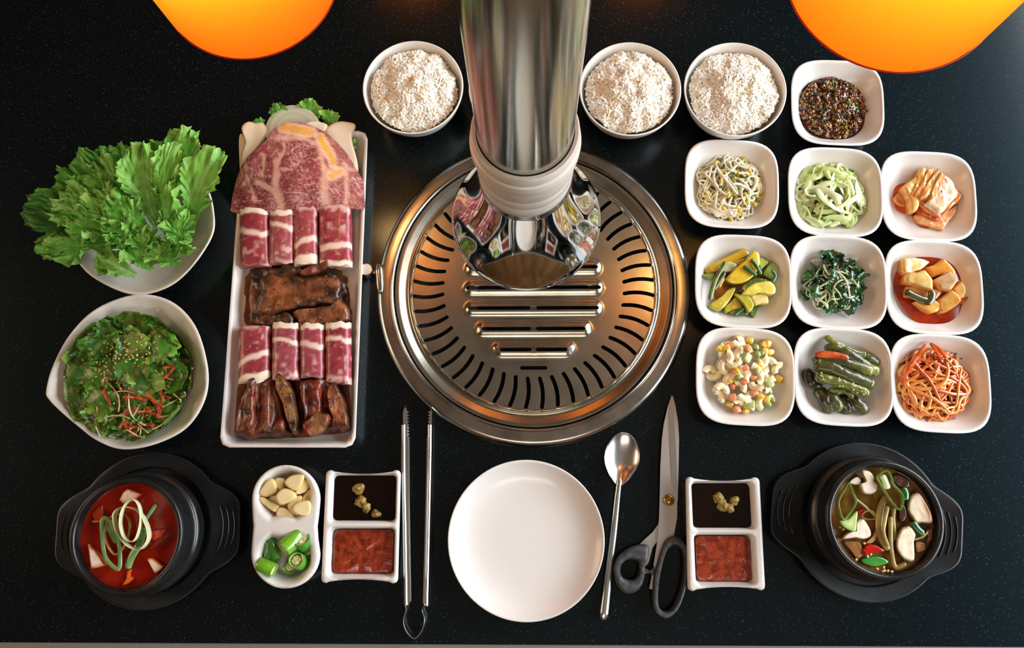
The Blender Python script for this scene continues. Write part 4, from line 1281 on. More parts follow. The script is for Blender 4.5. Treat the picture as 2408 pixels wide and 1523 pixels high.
# ------------------------------------------------------------------ side dishes
def blob_disc(c, R, z, amp, freq, rings_=(.15, .3, .45, .6, .72, .82, .9, .96, 1.0), na=64, zdrop=.004, seed=0, thick=.01, jit=0.0):
    rings = []
    for r in rings_:
        ring = []
        for j in range(na):
            a = 2 * PI * j / na
            k = 1 + jit * noise.noise(Vector((math.cos(a) * 1.7, math.sin(a) * 1.7, seed)))
            x, y = R * r * k * math.cos(a), R * r * k * math.sin(a)
            h = amp * noise.noise(Vector((x * freq + seed, y * freq, seed))) + amp * .5 * noise.noise(Vector((x * freq * 2.7, y * freq * 2.7 + seed, 3)))
            ring.append(Vector((c.x + x, c.y + y, TZ + ZSC * (z - zdrop * r ** 3) + h * (1 - r ** 6))))
        rings.append(ring)
    rings.append([Vector((c.x + (v.x - c.x) * .82, c.y + (v.y - c.y) * .82, v.z - thick * ZSC)) for v in rings[-1]])
    V, Fa = loft(rings)
    return V, [tuple(reversed(f)) for f in Fa]

# chopped dark chili relish
c0 = BC[0]
MT['relishsauce'] = mat('dark_soy_relish', hx('#4a1c0c'), hx('#1c0a05'), scale=120, rough=.12, coat=.5)
obj('soy_dressing', *blob_disc(c0, .0425, .0200, .0003, 60, seed=3), MT['relishsauce'], label='thin red brown soy dressing around the chopped chili relish', cat='sauce', kind='stuff')
RBITS = [hx('#3a1a0c'), hx('#6a3014'), hx('#8f4a20'), hx('#4a5a1c'), hx('#748032'), hx('#b88a3a'), hx('#24120a'), hx('#96502a'), hx('#4a2a14'), hx('#5e3a1c')]
MT['bits'] = mat('relish_bits', (.1, .05, .02), rough=.16, attr=True, coat=.6)
rn = random.Random(5)
gp, gc = [], []
V, Fa = blob_disc(c0, .0390, .0225, .0065, 110, seed=8, jit=.12, thick=.006)
gp.append((V, Fa)); gc += [lerp3(hx('#2a1208'), hx('#552510'), .5 + noise.noise(v * 300)) for v in V]
for i in range(1250):
    a, r = rn.random() * 6.283, .0395 * math.sqrt(rn.random())
    x, y = r * math.cos(a), r * math.sin(a)
    h = .0065 * noise.noise(Vector((x * 110 + 8, y * 110, 8))) + .00325 * noise.noise(Vector((x * 297, y * 297 + 8, 3)))
    s = rn.uniform(.0006, .0017)
    g = xf(sell((s * 1.3, s, s * .7), .5, 6, 5), at(Vector((c0.x + x, c0.y + y, TZ + ZSC * (.0232 - .004 * (r / .040) ** 3) + h)), (rn.uniform(-.8, .8), rn.uniform(-.8, .8), rn.random() * 6)))
    gp.append(g); gc += [rn.choice(RBITS)] * len(g[0])
V, Fa = merge(gp)
obj('chili_relish', V, Fa, MT['bits'], cols=gc, label='glossy mound of finely chopped dark chili relish', cat='relish', kind='stuff')

# generic noodle-like piles
def pile(center, R, nstr, zlo, zhi, L_, ra, rb, mats_cols, name, label, cat, group, mt, bend=60, seed=1, cvar=.25, head=None, off=(0, 0), nseg=10, seg=6, ns=18, twist=0.0, wob=.0015, tap=.35):
    rn = random.Random(seed)
    c = Vector((center.x + off[0], center.y + off[1], TZ))
    for i in range(nstr):
        lay = (i + .5) / nstr
        Rl = R * (1 - .28 * lay ** 2)
        zt = zlo + (zhi - zlo) * lay
        ph = rn.random() * 6
        zf = lambda x, y: .010 + (zt - .010) * max(.15, 1 - .75 * (math.hypot(x, y) / (R * 1.08)) ** 2) + wob * math.sin(x * 260 + ph) * math.cos(y * 240 + ph) + .010 * max(0, (math.hypot(x, y) / R - .55))
        P = spl(strand(c, Rl, zf, rn.uniform(*L_), bend, nseg, rn), ns)
        w = rn.uniform(*ra)
        V, Fa = tube(P, lambda t: w * (1 - tap * abs(2 * t - 1) ** 3), rb if rb else None, seg=seg, twist=twist * rn.uniform(-1, 1))
        k1, k2 = rn.choice(mats_cols)
        q = rn.random()
        m = len(V)
        cols = []
        for v_i, v in enumerate(V):
            t = min(1, v_i / (m - 2))
            cols.append(lerp3(k1, k2, sstep(.55, 1, t) if head else q * .6 + cvar * noise.noise(v * 150 + Vector((i, 0, 0)))))
        if head:
            p = P[-1]
            hd = xf(sell((w * 1.9, w * 1.35, w * 1.2), .9, 8, 6), at(p, (0, 0, rn.random() * 6)))
            V, Fa = merge([(V, Fa), hd])
            cols += [head] * len(hd[0])
        obj(name, V, Fa, mt, cols=cols, label=label, cat=cat, group=group, angle=80)

MT['veg'] = mat('cooked_vegetable', (.5, .6, .3), rough=.28, attr=True, coat=.25, trans=.15, spec=.4)
MT['wet'] = mat('wet_sauced_food', (.5, .3, .1), rough=.2, attr=True, coat=.45)
pile(BC[1], .0415, 115, .016, .039, (.030, .052), (.0013, .0020), None, [(hx('#ece6cf'), hx('#ddd29a')), (hx('#f0ecda'), hx('#d9cf8f')), (hx('#e5dcb4'), hx('#cdbf6e'))], 'bean_sprout', 'pale bean sprout with a yellow head in the sprout bowl', 'bean sprout', 'bean sprouts', MT['veg'], bend=55, seed=2, head=hx('#d8bd4a'), off=(.001, .001))
rn = random.Random(4)
for i in range(9):
    a, r = rn.random() * 6.28, rn.uniform(.008, .032)
    c = Vector((BC[1].x + r * math.cos(a), BC[1].y + r * math.sin(a), TZ + ZSC * (.038 - 8 * r * r)))
    g = leaf(c, c + Vector((rn.uniform(-.006, .006), rn.uniform(-.006, .006), .001)), .0016, arch=.001, ruf=.0005, nu=7, nv=5, cols=(hx('#2d5a24'),) * 3, seed=i)
    obj('scallion_fleck', *g[:2], MT['leaf'], cols=g[2], label='tiny dark green scallion fleck among the bean sprouts', cat='scallion', group='scallion flecks on the sprouts', angle=180)
pile(BC[2], .0410, 56, .016, .040, (.040, .075), (.0028, .0044), lambda t: .0014, [(hx('#c9d888'), hx('#dfe6b4')), (hx('#b4cc6c'), hx('#d3dfa0')), (hx('#dbe4b0'), hx('#e8edcf'))], 'radish_strip', 'pale green translucent radish strip in the shredded radish bowl', 'radish strip', 'pale green radish strips', MT['veg'], bend=38, seed=6, twist=2.0)
pile(BC[9], .0425, 84, .015, .044, (.060, .110), (.0016, .0025), None, [(hx('#e39a48'), hx('#d0702a')), (hx('#e8ae5c'), hx('#d98a3a')), (hx('#d0682a'), hx('#b84a1c'))], 'spicy_strip', 'chili coated orange strip coiled in the spicy strip bowl', 'spicy strip', 'orange spicy strips', MT['wet'], bend=85, seed=9, ns=26, nseg=16, off=(-.001, .0005), cvar=.4)
MT['redsauce'] = mat('red_chili_sauce', hx('#a1300f'), hx('#7c1f0a'), scale=70, rough=.12, coat=.5)
obj('chili_sauce', *blob_disc(BC[9], .0360, .0150, .0006, 80, seed=5), MT['redsauce'], label='red chili sauce under the orange spicy strips', cat='sauce', kind='stuff')
for k in range(3):
    g = leaf(W(2228 + k * 14, 842 - (k % 2) * 9, .046), W(2237 + k * 14, 846 - (k % 2) * 14, .047), .0016, arch=.001, ruf=.0003, nu=7, nv=5, cols=(hx('#24391c'),) * 3, seed=k)
    obj('scallion_fleck', *g[:2], MT['leaf'], cols=g[2], label='dark green scallion fleck on the orange spicy strips', cat='scallion', group='scallion flecks on the spicy strips', angle=180)
for k, (a_, b_) in enumerate((((2150, 850), (2178, 812)), ((2190, 808), (2215, 850)), ((2195, 812), (2225, 838)), ((2125, 890), (2150, 850)))):
    P = spl([W(*a_, .034), W((a_[0] + b_[0]) / 2, (a_[1] + b_[1]) / 2 - 3, .041), W(*b_, .040)], 10)
    obj('carrot_stick', *tube(P, .0024, .0016, seg=6), mat('sauced_carrot', hx('#cf5a16'), hx('#b8420f'), scale=150, rough=.22, coat=.4) if k == 0 else bpy.data.materials['sauced_carrot'], label='orange carrot stick at the edge of the spicy strips', cat='carrot stick', group='carrot sticks on the spicy strips')

# seasoned greens
rn = random.Random(12)
for i in range(64):
    lay = i / 64
    a, r = rn.random() * 6.283, .0360 * math.sqrt(rn.random()) * (1 - .2 * lay)
    x, y = r * math.cos(a), r * math.sin(a)
    c = Vector((BC[5].x + x, BC[5].y + y + .001, TZ + ZSC * (.014 + .022 * lay * (1 - .5 * (r / .038) ** 2) + .004 * (r / .038))))
    h = rn.random() * 6.283
    L_ = rn.uniform(.010, .019)
    d = Vector((math.cos(h), math.sin(h), rn.uniform(-.4, .4))) * L_ * .5
    tn = rn.choice([(hx('#3f6a3a'), hx('#133d1c'), hx('#1f5426')), (hx('#2f5a30'), hx('#0e2e16'), hx('#184522')), (hx('#4c7c3c'), hx('#1c4f22'), hx('#2f6c30'))])
    g = leaf(c - d, c + d, L_ * rn.uniform(.4, .65), arch=rn.uniform(.001, .006), cup=rn.uniform(-.6, .9), ruf=.0028, K=4, seed=500 + i, nu=13, nv=11, cols=tn, stem=.4)
    obj('seasoned_green', *g[:2], MT['dgreen'] if 'dgreen' in MT else MT.setdefault('dgreen', mat('wilted_green', (.05, .2, .05), hx('#0c2412'), scale=160, amt=.5, rough=.22, attr=True, coat=.5, bump=.3, bscale=260)), cols=g[2], label='wilted dark green leaf in the seasoned greens bowl', cat='leafy green', group='wilted seasoned greens', angle=180)
pile(BC[5], .0350, 30, .032, .0425, (.022, .048), (.0009, .0014), None, [(hx('#d5dcae'), hx('#a9c078')), (hx('#e0e3c0'), hx('#bccb8c'))], 'sprout_strand', 'pale sprout strand curling over the dark seasoned greens', 'sprout', 'pale sprouts in the greens', MT['veg'], bend=90, seed=14)

# cabbage kimchi
ZK = lambda x, y: (2080 + x * .14445, 350 + y * .14445)
MT['kimchi'] = mat('kimchi_cabbage', (.8, .5, .2), hx('#c4551d'), scale=160, lo=.52, hi=.70, amt=.65, rough=.2, attr=True, coat=.4, bump=.25, bscale=300, stretch=(1, .35, 1), speck=[(hx('#a8280c'), 300, .86, .3)])
obj('chili_brine', *pslab([ZK(*p) for p in ((200, 600), (150, 800), (220, 990), (420, 1070), (520, 1080), (560, 1240), (720, 1290), (900, 1250), (950, 1000), (700, 700), (400, 560))], .0125, .004, na=48, nr=(.5, .8, 1.0)), mat('kimchi_brine', hx('#b84a22'), hx('#a63a14'), scale=60, rough=.12, coat=.5), label='orange red brine pooled under the cabbage kimchi', cat='sauce', kind='stuff')
KM = [
    (((160, 800), (290, 690), (390, 830), (350, 930), (230, 900)), .0190, .006, '#d98c52', '#c9622c', 'flat cabbage piece lying in the kimchi brine'),
    (((520, 1060), (760, 1090), (1000, 1010), (1272, 865), (1210, 1000), (1070, 1180), (965, 1322), (760, 1255), (570, 1180)), .0200, .010, '#dfae72', '#cc7c3c', 'broad translucent cabbage leaf at the bottom of the kimchi'),
    (((1178, 632), (1262, 720), (1235, 815), (1100, 950), (1000, 1022), (1020, 950), (1200, 790), (1215, 720)), .0300, .012, '#e08a2c', '#cf6a1c', 'curved orange cabbage rind edge beside the kimchi stack'),
    (((310, 650), (330, 580), (480, 470), (600, 370), (640, 400), (560, 560), (450, 720), (430, 840)), .0310, .018, '#e0b866', '#d99a4a', 'yellow cabbage layer at the low side of the kimchi stack'),
    (((420, 760), (520, 560), (600, 300), (700, 290), (700, 380), (590, 560), (500, 760), (570, 960), (470, 1010), (420, 880)), .0335, .018, '#e3bd6a', '#d5923e', 'second yellow cabbage layer in the kimchi stack'),
    (((480, 745), (600, 560), (720, 320), (810, 295), (790, 400), (690, 560), (600, 790), (530, 800)), .0360, .018, '#dda452', '#c9742c', 'third orange cabbage layer in the kimchi stack'),
    (((570, 790), (690, 560), (800, 400), (905, 295), (880, 440), (810, 640), (720, 820), (640, 830)), .0385, .018, '#e6bf74', '#cf7f34', 'frilled orange cabbage layer next to the white kimchi piece'),
    (((540, 810), (690, 890), (920, 1040), (900, 1110), (720, 1030), (570, 900)), .0310, .012, '#e2a24a', '#c8662a', 'folded yellow cabbage side under the white kimchi piece'),
    (((560, 960), (720, 1020), (920, 1080), (960, 1100), (860, 1160), (700, 1100), (570, 1040)), .0255, .008, '#cc5a2a', '#a83414', 'chili smeared cabbage shreds beneath the kimchi stack'),
    (((690, 880), (800, 740), (870, 600), (950, 400), (1040, 430), (1140, 500), (1175, 600), (1215, 730), (1080, 900), (925, 1045), (800, 960)), .0415, .020, '#efe0c4', '#e3b07c', 'thick white cabbage piece on top of the kimchi stack'),
    (((740, 800), (830, 560), (930, 365), (968, 380), (920, 540), (860, 690), (800, 860)), .0420, .016, '#eec67a', '#d7923e', 'thin yellow cabbage layer beside the white kimchi piece'),
]
for P, z, tk, c1, c2, lab in KM:
    a_, b_ = hx(c1), hx(c2)
    cf = lambda px, py, r: lerp3(a_, b_, .35 + .9 * noise.noise(Vector((px * .12, py * .12, z * 300))) + .3 * sstep(.85, 1, r))
    g = pslab([ZK(*p) for p in P], z, tk, na=44, nr=(.2, .4, .6, .75, .87, .95, 1.0), cf=cf, side=lerp3(b_, hx('#b4501c'), .4), amp=.0018, freq=170, jit=.06, bev=.25)
    obj('kimchi_leaf', *g[:2], MT['kimchi'], cols=g[2], label=lab, cat='kimchi', group='cabbage kimchi pieces')

# zucchini
ZZ = lambda x, y: (1640 + x * .1412, 555 + y * .1412)
MT['zuc'] = mat('sauteed_zucchini', (.7, .6, .1), hx('#b99a1c'), scale=200, amt=.35, rough=.26, attr=True, coat=.35, bump=.12, bscale=350)
YL, YG, DG, PG_ = '#cfae2a', '#a9a134', '#24481f', '#c9cf9a'
ZU = [
    (((150, 520), (350, 410), (560, 310), (790, 205), (862, 300), (720, 380), (520, 480), (340, 570), (180, 620)), .0265, .012, '#c79f22', YG, 'long yellow zucchini slab at the back of the bowl'),
    (((590, 430), (700, 380), (800, 370), (770, 440), (660, 490)), .0270, .010, '#bb9626', YG, 'small amber zucchini piece behind the big half moon'),
    (((340, 560), (380, 470), (500, 415), (620, 440), (665, 490), (600, 570), (480, 600)), .0295, .008, PG_, '#7d9a58', 'pale round onion like zucchini disc'),
    (((80, 660), (150, 620), (280, 620), (240, 720), (160, 700)), .0270, .006, '#7ea04a', DG, 'small green zucchini end near the bowl wall'),
    (((1050, 350), (1120, 380), (1185, 430), (1120, 500), (1060, 555), (1030, 460)), .0290, .010, '#9db04a', DG, 'green rimmed zucchini wedge behind the chives'),
    (((1100, 640), (1140, 530), (1240, 420), (1320, 480), (1335, 600), (1320, 700), (1220, 710)), .0290, .012, '#6f8a3c', DG, 'olive green zucchini wedge near the bowl wall'),
    (((700, 900), (780, 800), (900, 720), (1010, 690), (1180, 720), (1100, 760), (980, 770), (840, 850), (760, 950)), .0330, .012, '#2f5a28', '#1c3a18', 'dark green zucchini rind above the pale crescent'),
    (((520, 1270), (620, 1210), (740, 1200), (900, 1250), (820, 1310), (640, 1320)), .0200, .008, '#3f6a34', DG, 'dark green zucchini rind low in the bowl'),
    (((860, 1260), (930, 1190), (1080, 1140), (1010, 1230), (945, 1355)), .0210, .008, '#3c6a34', DG, 'pointed dark rind tip low in the bowl'),
    (((450, 1190), (560, 1080), (650, 1000), (760, 1180), (620, 1220), (475, 1272)), .0235, .010, '#b59a30', '#4f7a34', 'amber zucchini wedge between two strips'),
    (((190, 1160), (300, 1070), (420, 980), (520, 880), (640, 850), (600, 970), (520, 1100), (440, 1190), (345, 1242)), .0290, .012, '#b7a634', '#86983a', 'curved yellow green zucchini strip beside amber wedge'),
    (((620, 960), (760, 965), (860, 975), (925, 1080), (942, 1170), (862, 1262), (760, 1110)), .0310, .010, '#b5b03a', '#6f9440', 'triangular zucchini piece with green rim'),
    (((890, 985), (1010, 960), (1100, 950), (1170, 980), (1190, 1110), (1060, 1125), (950, 1142)), .0320, .016, '#e0d08a', '#cbb43a', 'square pale yellow zucchini chunk'),
    (((490, 700), (560, 610), (660, 510), (800, 400), (880, 310), (950, 242), (1010, 265), (1042, 320), (1050, 440), (1000, 570), (930, 670), (830, 740), (700, 780), (560, 765)), .0400, .014, YL, '#d8be3c', 'big bright yellow half moon zucchini slice with green rind'),
    (((750, 960), (810, 880), (880, 820), (970, 775), (1060, 760), (1200, 745), (1290, 820), (1312, 900), (1290, 950), (1220, 972), (1130, 950), (1020, 942), (920, 978), (850, 972)), .0380, .012, '#d9cc5a', '#c3c06a', 'pale yellow crescent zucchini slice on top'),
]
for P, z, tk, c1, c2, lab in ZU:
    a_, b_ = hx(c1), hx(c2)
    cf = lambda px, py, r: lerp3(a_, b_, .5 * noise.noise(Vector((px * .15, py * .15, z * 300))) + .9 * sstep(.8, 1, r))
    g = pslab([ZZ(*p) for p in P], z, tk, na=40, nr=(.3, .55, .75, .88, .95, 1.0), cf=cf, side=hx('#2f5a24') if 'rind' in lab or 'green' in lab else b_, amp=.0012, freq=120, bev=.12)
    obj('zucchini_piece', *g[:2], MT['zuc'], cols=g[2], label=lab, cat='zucchini', group='zucchini pieces')
MT['chive'] = mat('dark_chive', hx('#174a2a'), hx('#2d6a34'), scale=120, rough=.2, coat=.5)
MT['olive'] = mat('olive_greens', hx('#5c7030'), hx('#3c4f1e'), scale=120, rough=.25, coat=.4)
for k, (P, r, m, lab) in enumerate(((((780, 505), (860, 560), (970, 640)), .0038, 'chive', 'short dark green scallion tube on the yellow half moon, lower one'), (((905, 395), (975, 480), (1050, 620)), .0038, 'chive', 'short dark green scallion tube on the yellow half moon, longer one'), (((1250, 580), (1300, 660), (1250, 760)), .0030, 'chive', 'dark scallion piece beside the pale crescent'), (((210, 1040), (260, 850), (330, 660), (460, 450)), .0046, 'olive', 'long olive green scallion leaf crossing the pale disc'), (((450, 620), (380, 740), (280, 880)), .0034, 'olive', 'second olive green scallion leaf beside the pale disc'), (((620, 1310), (700, 1250), (780, 1190)), .0024, 'chive', 'thin green scallion strip low in the zucchini bowl'))):
    Q = spl([W(*ZZ(x, y), (.0435 if k < 2 else .036 if k < 5 else .026)) for x, y in P], 14)
    obj('scallion_piece', *tube(Q, r * .62, r * .35, seg=8), MT[m], label=lab, cat='scallion', group='scallion pieces on the zucchini')
obj('zucchini_oil', *blob_disc(BC[4], .0335, .0125, .0003, 60, seed=2), mat('amber_oil', hx('#a8702c'), rough=.12, coat=.4), label='amber oil at the bottom of the zucchini bowl', cat='sauce', kind='stuff')

# radish cubes in red sauce
ZD = lambda x, y: (2090 + x * .13785, 570 + y * .1379)
cR = BC[6]
obj('radish_sauce', *blob_disc(Vector((W(2193, 677, .02).x, W(2193, 677, .02).y, TZ)), .0425, .0205, .0003, 60, seed=6, jit=.06), MT['redsauce'], label='deep red chili sauce around the radish cubes', cat='sauce', kind='stuff')
MT['radish'] = mat('kimchi_radish', (.8, .6, .3), hx('#d07a26'), scale=110, lo=.5, hi=.7, amt=.6, rough=.16, attr=True, coat=.5, speck=[(hx('#7c1f0c'), 260, .9, .2)])
RD = [
    (((320, 740), (560, 735), (760, 770), (950, 830), (840, 970), (700, 985), (300, 905)), .0300, '#d8995c', (0, 0), 'dull orange radish cube half sunk under the others'),
    (((250, 260), (440, 245), (600, 270), (722, 322), (640, 400), (560, 465), (300, 545), (250, 470)), .0335, '#d9bf78', (-.0001, 0), 'pale radish cube at the back against the bowl wall'),
    (((640, 420), (800, 370), (950, 256), (1060, 360), (1150, 480), (1150, 560), (900, 545), (760, 592)), .0345, '#dc9a3c', (.0001, 0), 'orange radish cube at the back beside the pale one'),
    (((1100, 785), (1180, 700), (1250, 640), (1300, 720), (1332, 845), (1290, 940), (1200, 960)), .0340, '#dcbb74', (.0002, 0), 'narrow pale radish cube near the bowl wall'),
    (((830, 985), (960, 890), (1100, 800), (1200, 880), (1262, 975), (1180, 1065), (1000, 1180), (880, 1205)), .0365, '#dfb05c', (.0002, 0), 'large yellow orange radish cube at the front'),
    (((1190, 1000), (1380, 905), (1330, 990), (1220, 1055)), .0250, '#a8391c', (0, 0), 'small red stained radish chip beside the large cube'),
    (((450, 1005), (560, 960), (700, 965), (800, 970), (940, 1080), (860, 1172), (730, 1203), (600, 1130)), .0320, '#dfa04a', (0, 0), 'rounded orange radish piece lying low in sauce'),
    (((300, 560), (340, 490), (500, 500), (630, 452), (700, 530), (770, 625), (772, 812), (600, 762), (300, 662)), .0430, '#dcc67c', (.0001, .0001), 'pale yellow radish cube on top of the pile'),
    (((760, 640), (900, 560), (1050, 470), (1130, 550), (1192, 645), (1120, 750), (1060, 822), (900, 790)), .0440, '#e8cfa4', (.0002, -.0001), 'shiny white topped radish cube on top of the pile'),
]
for P, z, c1, tl, lab in RD:
    a_ = hx(c1)
    cf = lambda px, py, r: lerp3(a_, hx('#d2832c'), .5 * noise.noise(Vector((px * .1, py * .1, z * 200))) + .6 * sstep(.75, 1, r))
    g = pslab([ZD(*p) for p in P], z, .016, na=40, nr=(.3, .55, .75, .88, .95, 1.0), cf=cf, side=hx('#c87a2a'), amp=.0008, freq=90, bev=.14, smooth=False, tilt=tl)
    obj('radish_cube', *g[:2], MT['radish'], cols=g[2], label=lab, cat='radish', group='radish kimchi cubes')
Q = spl([W(*ZD(x, y), .0370) for x, y in ((310, 850), (450, 920), (600, 985), (680, 1000), (735, 930), (740, 850))], 18)
obj('scallion_piece', *tube(Q, .0046, .0016, seg=8), mat('brown_scallion', hx('#4f4a1c'), hx('#3a2c12'), scale=120, rough=.2, coat=.4), label='brown green scallion leaf folded over the radish cubes', cat='scallion')

# macaroni salad
ZP = lambda x, y: (1600 + x * .20764, 740 + y * .2077)
MT['mac'] = mat('mayo_macaroni', hx('#ead9a6'), hx('#f0e8cf'), scale=120, rough=.24, coat=.35, sss=.2)
MT['corn'] = mat('corn_kernel', hx('#e0b02a'), hx('#ecd07a'), scale=150, rough=.25, coat=.3)
MT['pea'] = mat('green_pea', hx('#76904a'), hx('#a3ad72'), scale=150, rough=.28, coat=.3)
MT['carrotd'] = mat('diced_carrot', hx('#e08050'), hx('#e8b08c'), scale=150, rough=.28, coat=.3)
MT['cream'] = mat('mayonnaise', hx('#efe3cb'), rough=.3, coat=.3)
def elbow(c, R, r, span, rot):
    ro, ri = [], []
    V_r = []
    m, sg = 14, 9
    rings = []
    pts_ = [(i / (m - 1), r) for i in range(m)]
    for t, rr in pts_ + [(1.0, r * .55)] + [(q, r * .55) for q in (.7, .4, .0)]:
        a = -span / 2 + span * t
        cc = Vector((R * math.cos(a), R * math.sin(a), 0))
        e1 = Vector((math.cos(a), math.sin(a), 0))
        rings.append([cc + e1 * rr * math.cos(2 * PI * j / sg) + Vector((0, 0, rr * math.sin(2 * PI * j / sg))) for j in range(sg)])
    V, Fa = loft(rings, wrap=True)
    return [at(c, rot) @ (v - Vector((R * .8, 0, 0))) for v in V], Fa
MAC = [(560, 350, .030), (650, 330, .034), (690, 300, .028), (560, 480, .040), (650, 440, .042), (470, 400, .032), (480, 600, .036), (340, 620, .024), (380, 700, .024), (620, 560, .043), (1000, 520, .034), (1090, 600, .032), (950, 530, .040), (480, 820, .036), (450, 900, .028), (850, 810, .043), (720, 620, .044), (730, 930, .036), (780, 1000, .030), (660, 980, .030), (960, 660, .040), (760, 700, .042), (690, 790, .040), (900, 720, .042), (980, 800, .036), (620, 700, .040), (870, 560, .043), (990, 930, .026), (900, 980, .026), (540, 720, .036)]
rn = random.Random(31)
for i, (x, y, z) in enumerate(MAC):
    c = W(*ZP(x, y), z)
    obj('macaroni', *elbow(c, .0064, .0040, rn.uniform(2.2, 3.0), (rn.uniform(-.45, .45), rn.uniform(-.45, .45), rn.random() * 6.28)), MT['mac'], label='creamy elbow macaroni in the macaroni salad bowl', cat='macaroni', group='macaroni in the salad', angle=60)
for i, (x, y, z) in enumerate(((780, 290, .032), (950, 330, .030), (990, 330, .030), (520, 380, .038), (450, 380, .034), (900, 560, .046), (880, 620, .045), (960, 420, .034), (1020, 420, .030), (560, 740, .038), (1160, 740, .022), (1110, 720, .026), (900, 910, .034), (980, 960, .030), (740, 1080, .022), (760, 1040, .026), (890, 1020, .024), (560, 1010, .022), (640, 640, .044), (770, 380, .040))):
    g = sell((.0046, .0036, .0030), .6, 12, 8)
    g = ([Vector((v.x, v.y * (1 - .25 * v.x / .0046), v.z)) for v in g[0]], g[1])
    obj('corn_kernel', *xf(g, at(W(*ZP(x, y), z), (rn.uniform(-.6, .6), rn.uniform(-.6, .6), rn.random() * 6))), MT['corn'], label='yellow corn kernel in the macaroni salad', cat='corn', group='corn in the macaroni salad')
for i, (x, y, z) in enumerate(((850, 370, .036), (870, 450, .044), (920, 450, .042), (860, 650, .046), (655, 710, .044), (1000, 870, .034), (990, 1015, .026), (1030, 950, .026))):
    obj('green_pea', *xf(sell((.0042, .0042, .0039), 1, 14, 9), at(W(*ZP(x, y), z))), MT['pea'], label='round green pea in the macaroni salad', cat='pea', group='peas in the macaroni salad')
for i, (x, y, z) in enumerate(((560, 340, .034), (770, 400, .040), (730, 600, .046), (620, 640, .042), (720, 750, .045), (820, 700, .042), (590, 930, .036), (640, 1070, .024), (830, 880, .038), (1030, 730, .032), (600, 800, .034))):
    obj('carrot_dice', *xf(sell((.0040, .0036, .0034), .3, 12, 8), at(W(*ZP(x, y), z), (rn.uniform(-.5, .5), rn.uniform(-.5, .5), rn.random() * 6))), MT['carrotd'], label='pink orange diced carrot in the macaroni salad', cat='carrot', group='carrot dice in the macaroni salad')
for i, (x, y, z) in enumerate(((750, 490, .044), (1000, 770, .038), (780, 1010, .030))):
    obj('cucumber_dice', *xf(sell((.0062, .0046, .0040), .45, 12, 8), at(W(*ZP(x, y), z), (.2, .3, 1.0 + i))), mat('cucumber', hx('#b5c27a'), hx('#86a052'), scale=120, rough=.25, coat=.3) if i == 0 else bpy.data.materials['cucumber'], label='pale green cucumber chunk in the macaroni salad', cat='cucumber', group='cucumber in the macaroni salad')
obj('mayonnaise_base', *blob_disc(Vector((W(1752, 880, .02).x, W(1752, 880, .02).y, TZ)), .034, .0250, .004, 120, seed=4, zdrop=.013, jit=.1), MT['cream'], label='creamy mayonnaise holding the macaroni salad together', cat='sauce', kind='stuff')

# braised peppers
MT['pep'] = mat('braised_pepper', (.2, .25, .05), hx('#1f2a0c'), scale=90, lo=.45, hi=.7, amt=.55, rough=.26, attr=True, coat=.25, bump=.4, bscale=170)
PP = [
    (((1440, 640), (1480, 760), (1570, 800)), 70, .024, '#231f12', '#3a3a18', 'nearly black pepper piece at the bowl wall'),
    (((1570, 860), (1640, 960), (1690, 1070)), 78, .024, '#2e2c14', '#5c5f2a', 'dark pepper end pointing down the bowl'),
    (((1690, 880), (1740, 960), (1790, 1050)), 70, .028, '#4a5220', '#6f7a34', 'torn pepper piece with pale flesh below the long peppers'),
    (((1830, 920), (1870, 1010), (1890, 1090)), 62, .022, '#2a2812', '#454a1c', 'dark narrow pepper between two short pieces'),
    (((1930, 930), (2000, 1000), (2090, 1075)), 66, .027, '#3c3d18', '#666b2c', 'short olive pepper piece with cut end'),
    (((1660, 265), (1760, 330), (1900, 400), (2080, 460)), 40, .034, '#8f9a3e', '#5f6c24', 'thin light green pepper stem at the back'),
    (((1660, 390), (1780, 390), (1950, 470), (2090, 570), (2220, 650)), 62, .034, '#3b4218', '#a0a654', 'long pepper with pale green flesh showing'),
    (((2080, 480), (2160, 500), (2230, 545)), 46, .030, '#55601f', '#7c8638', 'short green pepper tip beside the long pepper'),
    (((1530, 520), (1700, 500), (1900, 550), (2150, 640)), 66, .040, '#3a3c16', '#8a923c', 'dark olive pepper with a bright cut end'),
    (((1550, 570), (1700, 600), (1900, 690), (2150, 790)), 74, .046, '#4a4c1c', '#555a22', 'thick dark olive pepper lying across the top'),
    (((1560, 700), (1700, 740), (1880, 790), (2110, 880)), 60, .046, '#6c7a2c', '#7d8a38', 'mid green pepper strip across the front'),
    (((1700, 850), (1850, 860), (1950, 930)), 30, .038, '#6f7a34', '#8d9648', 'thin peeling pepper skin under the mid green strip'),
]
for P, r, z, c1, c2, lab in PP:
    a_, b_ = lerp3(hx(c1), hx('#2e240c'), .35), lerp3(hx(c2), hx('#4a3f16'), .3)
    Q = spl([W(*ZP(x, y), z - .004 * abs(2 * k / (len(P) - 1) - 1)) for k, (x, y) in enumerate(P)], 30)
    rr = r * .2077 * pxm(880, z)
    sd_ = random.random() * 40
    V, Fa = tube(Q, lambda t: rr * (1 + .05 * math.sin(t * 7 + sd_)) , lambda t: rr * .72 * (1 + .05 * math.cos(t * 6 + sd_)), seg=14)
    V = [v + Vector((1, 1, 1)) * .0011 * noise.noise(v * 170) for v in V]
    m = len(V) - 2
    obj('braised_pepper', V, Fa, MT['pep'], cols=[lerp3(a_, b_, sstep(.55, 1, i / m) + .5 * noise.noise(v * 110)) for i, v in enumerate(V)], label=lab, cat='pepper', group='braised peppers', angle=70)
Q = spl([W(*ZP(x, y), .046) for x, y in ((1540, 450), (1700, 450), (1890, 485))], 14)
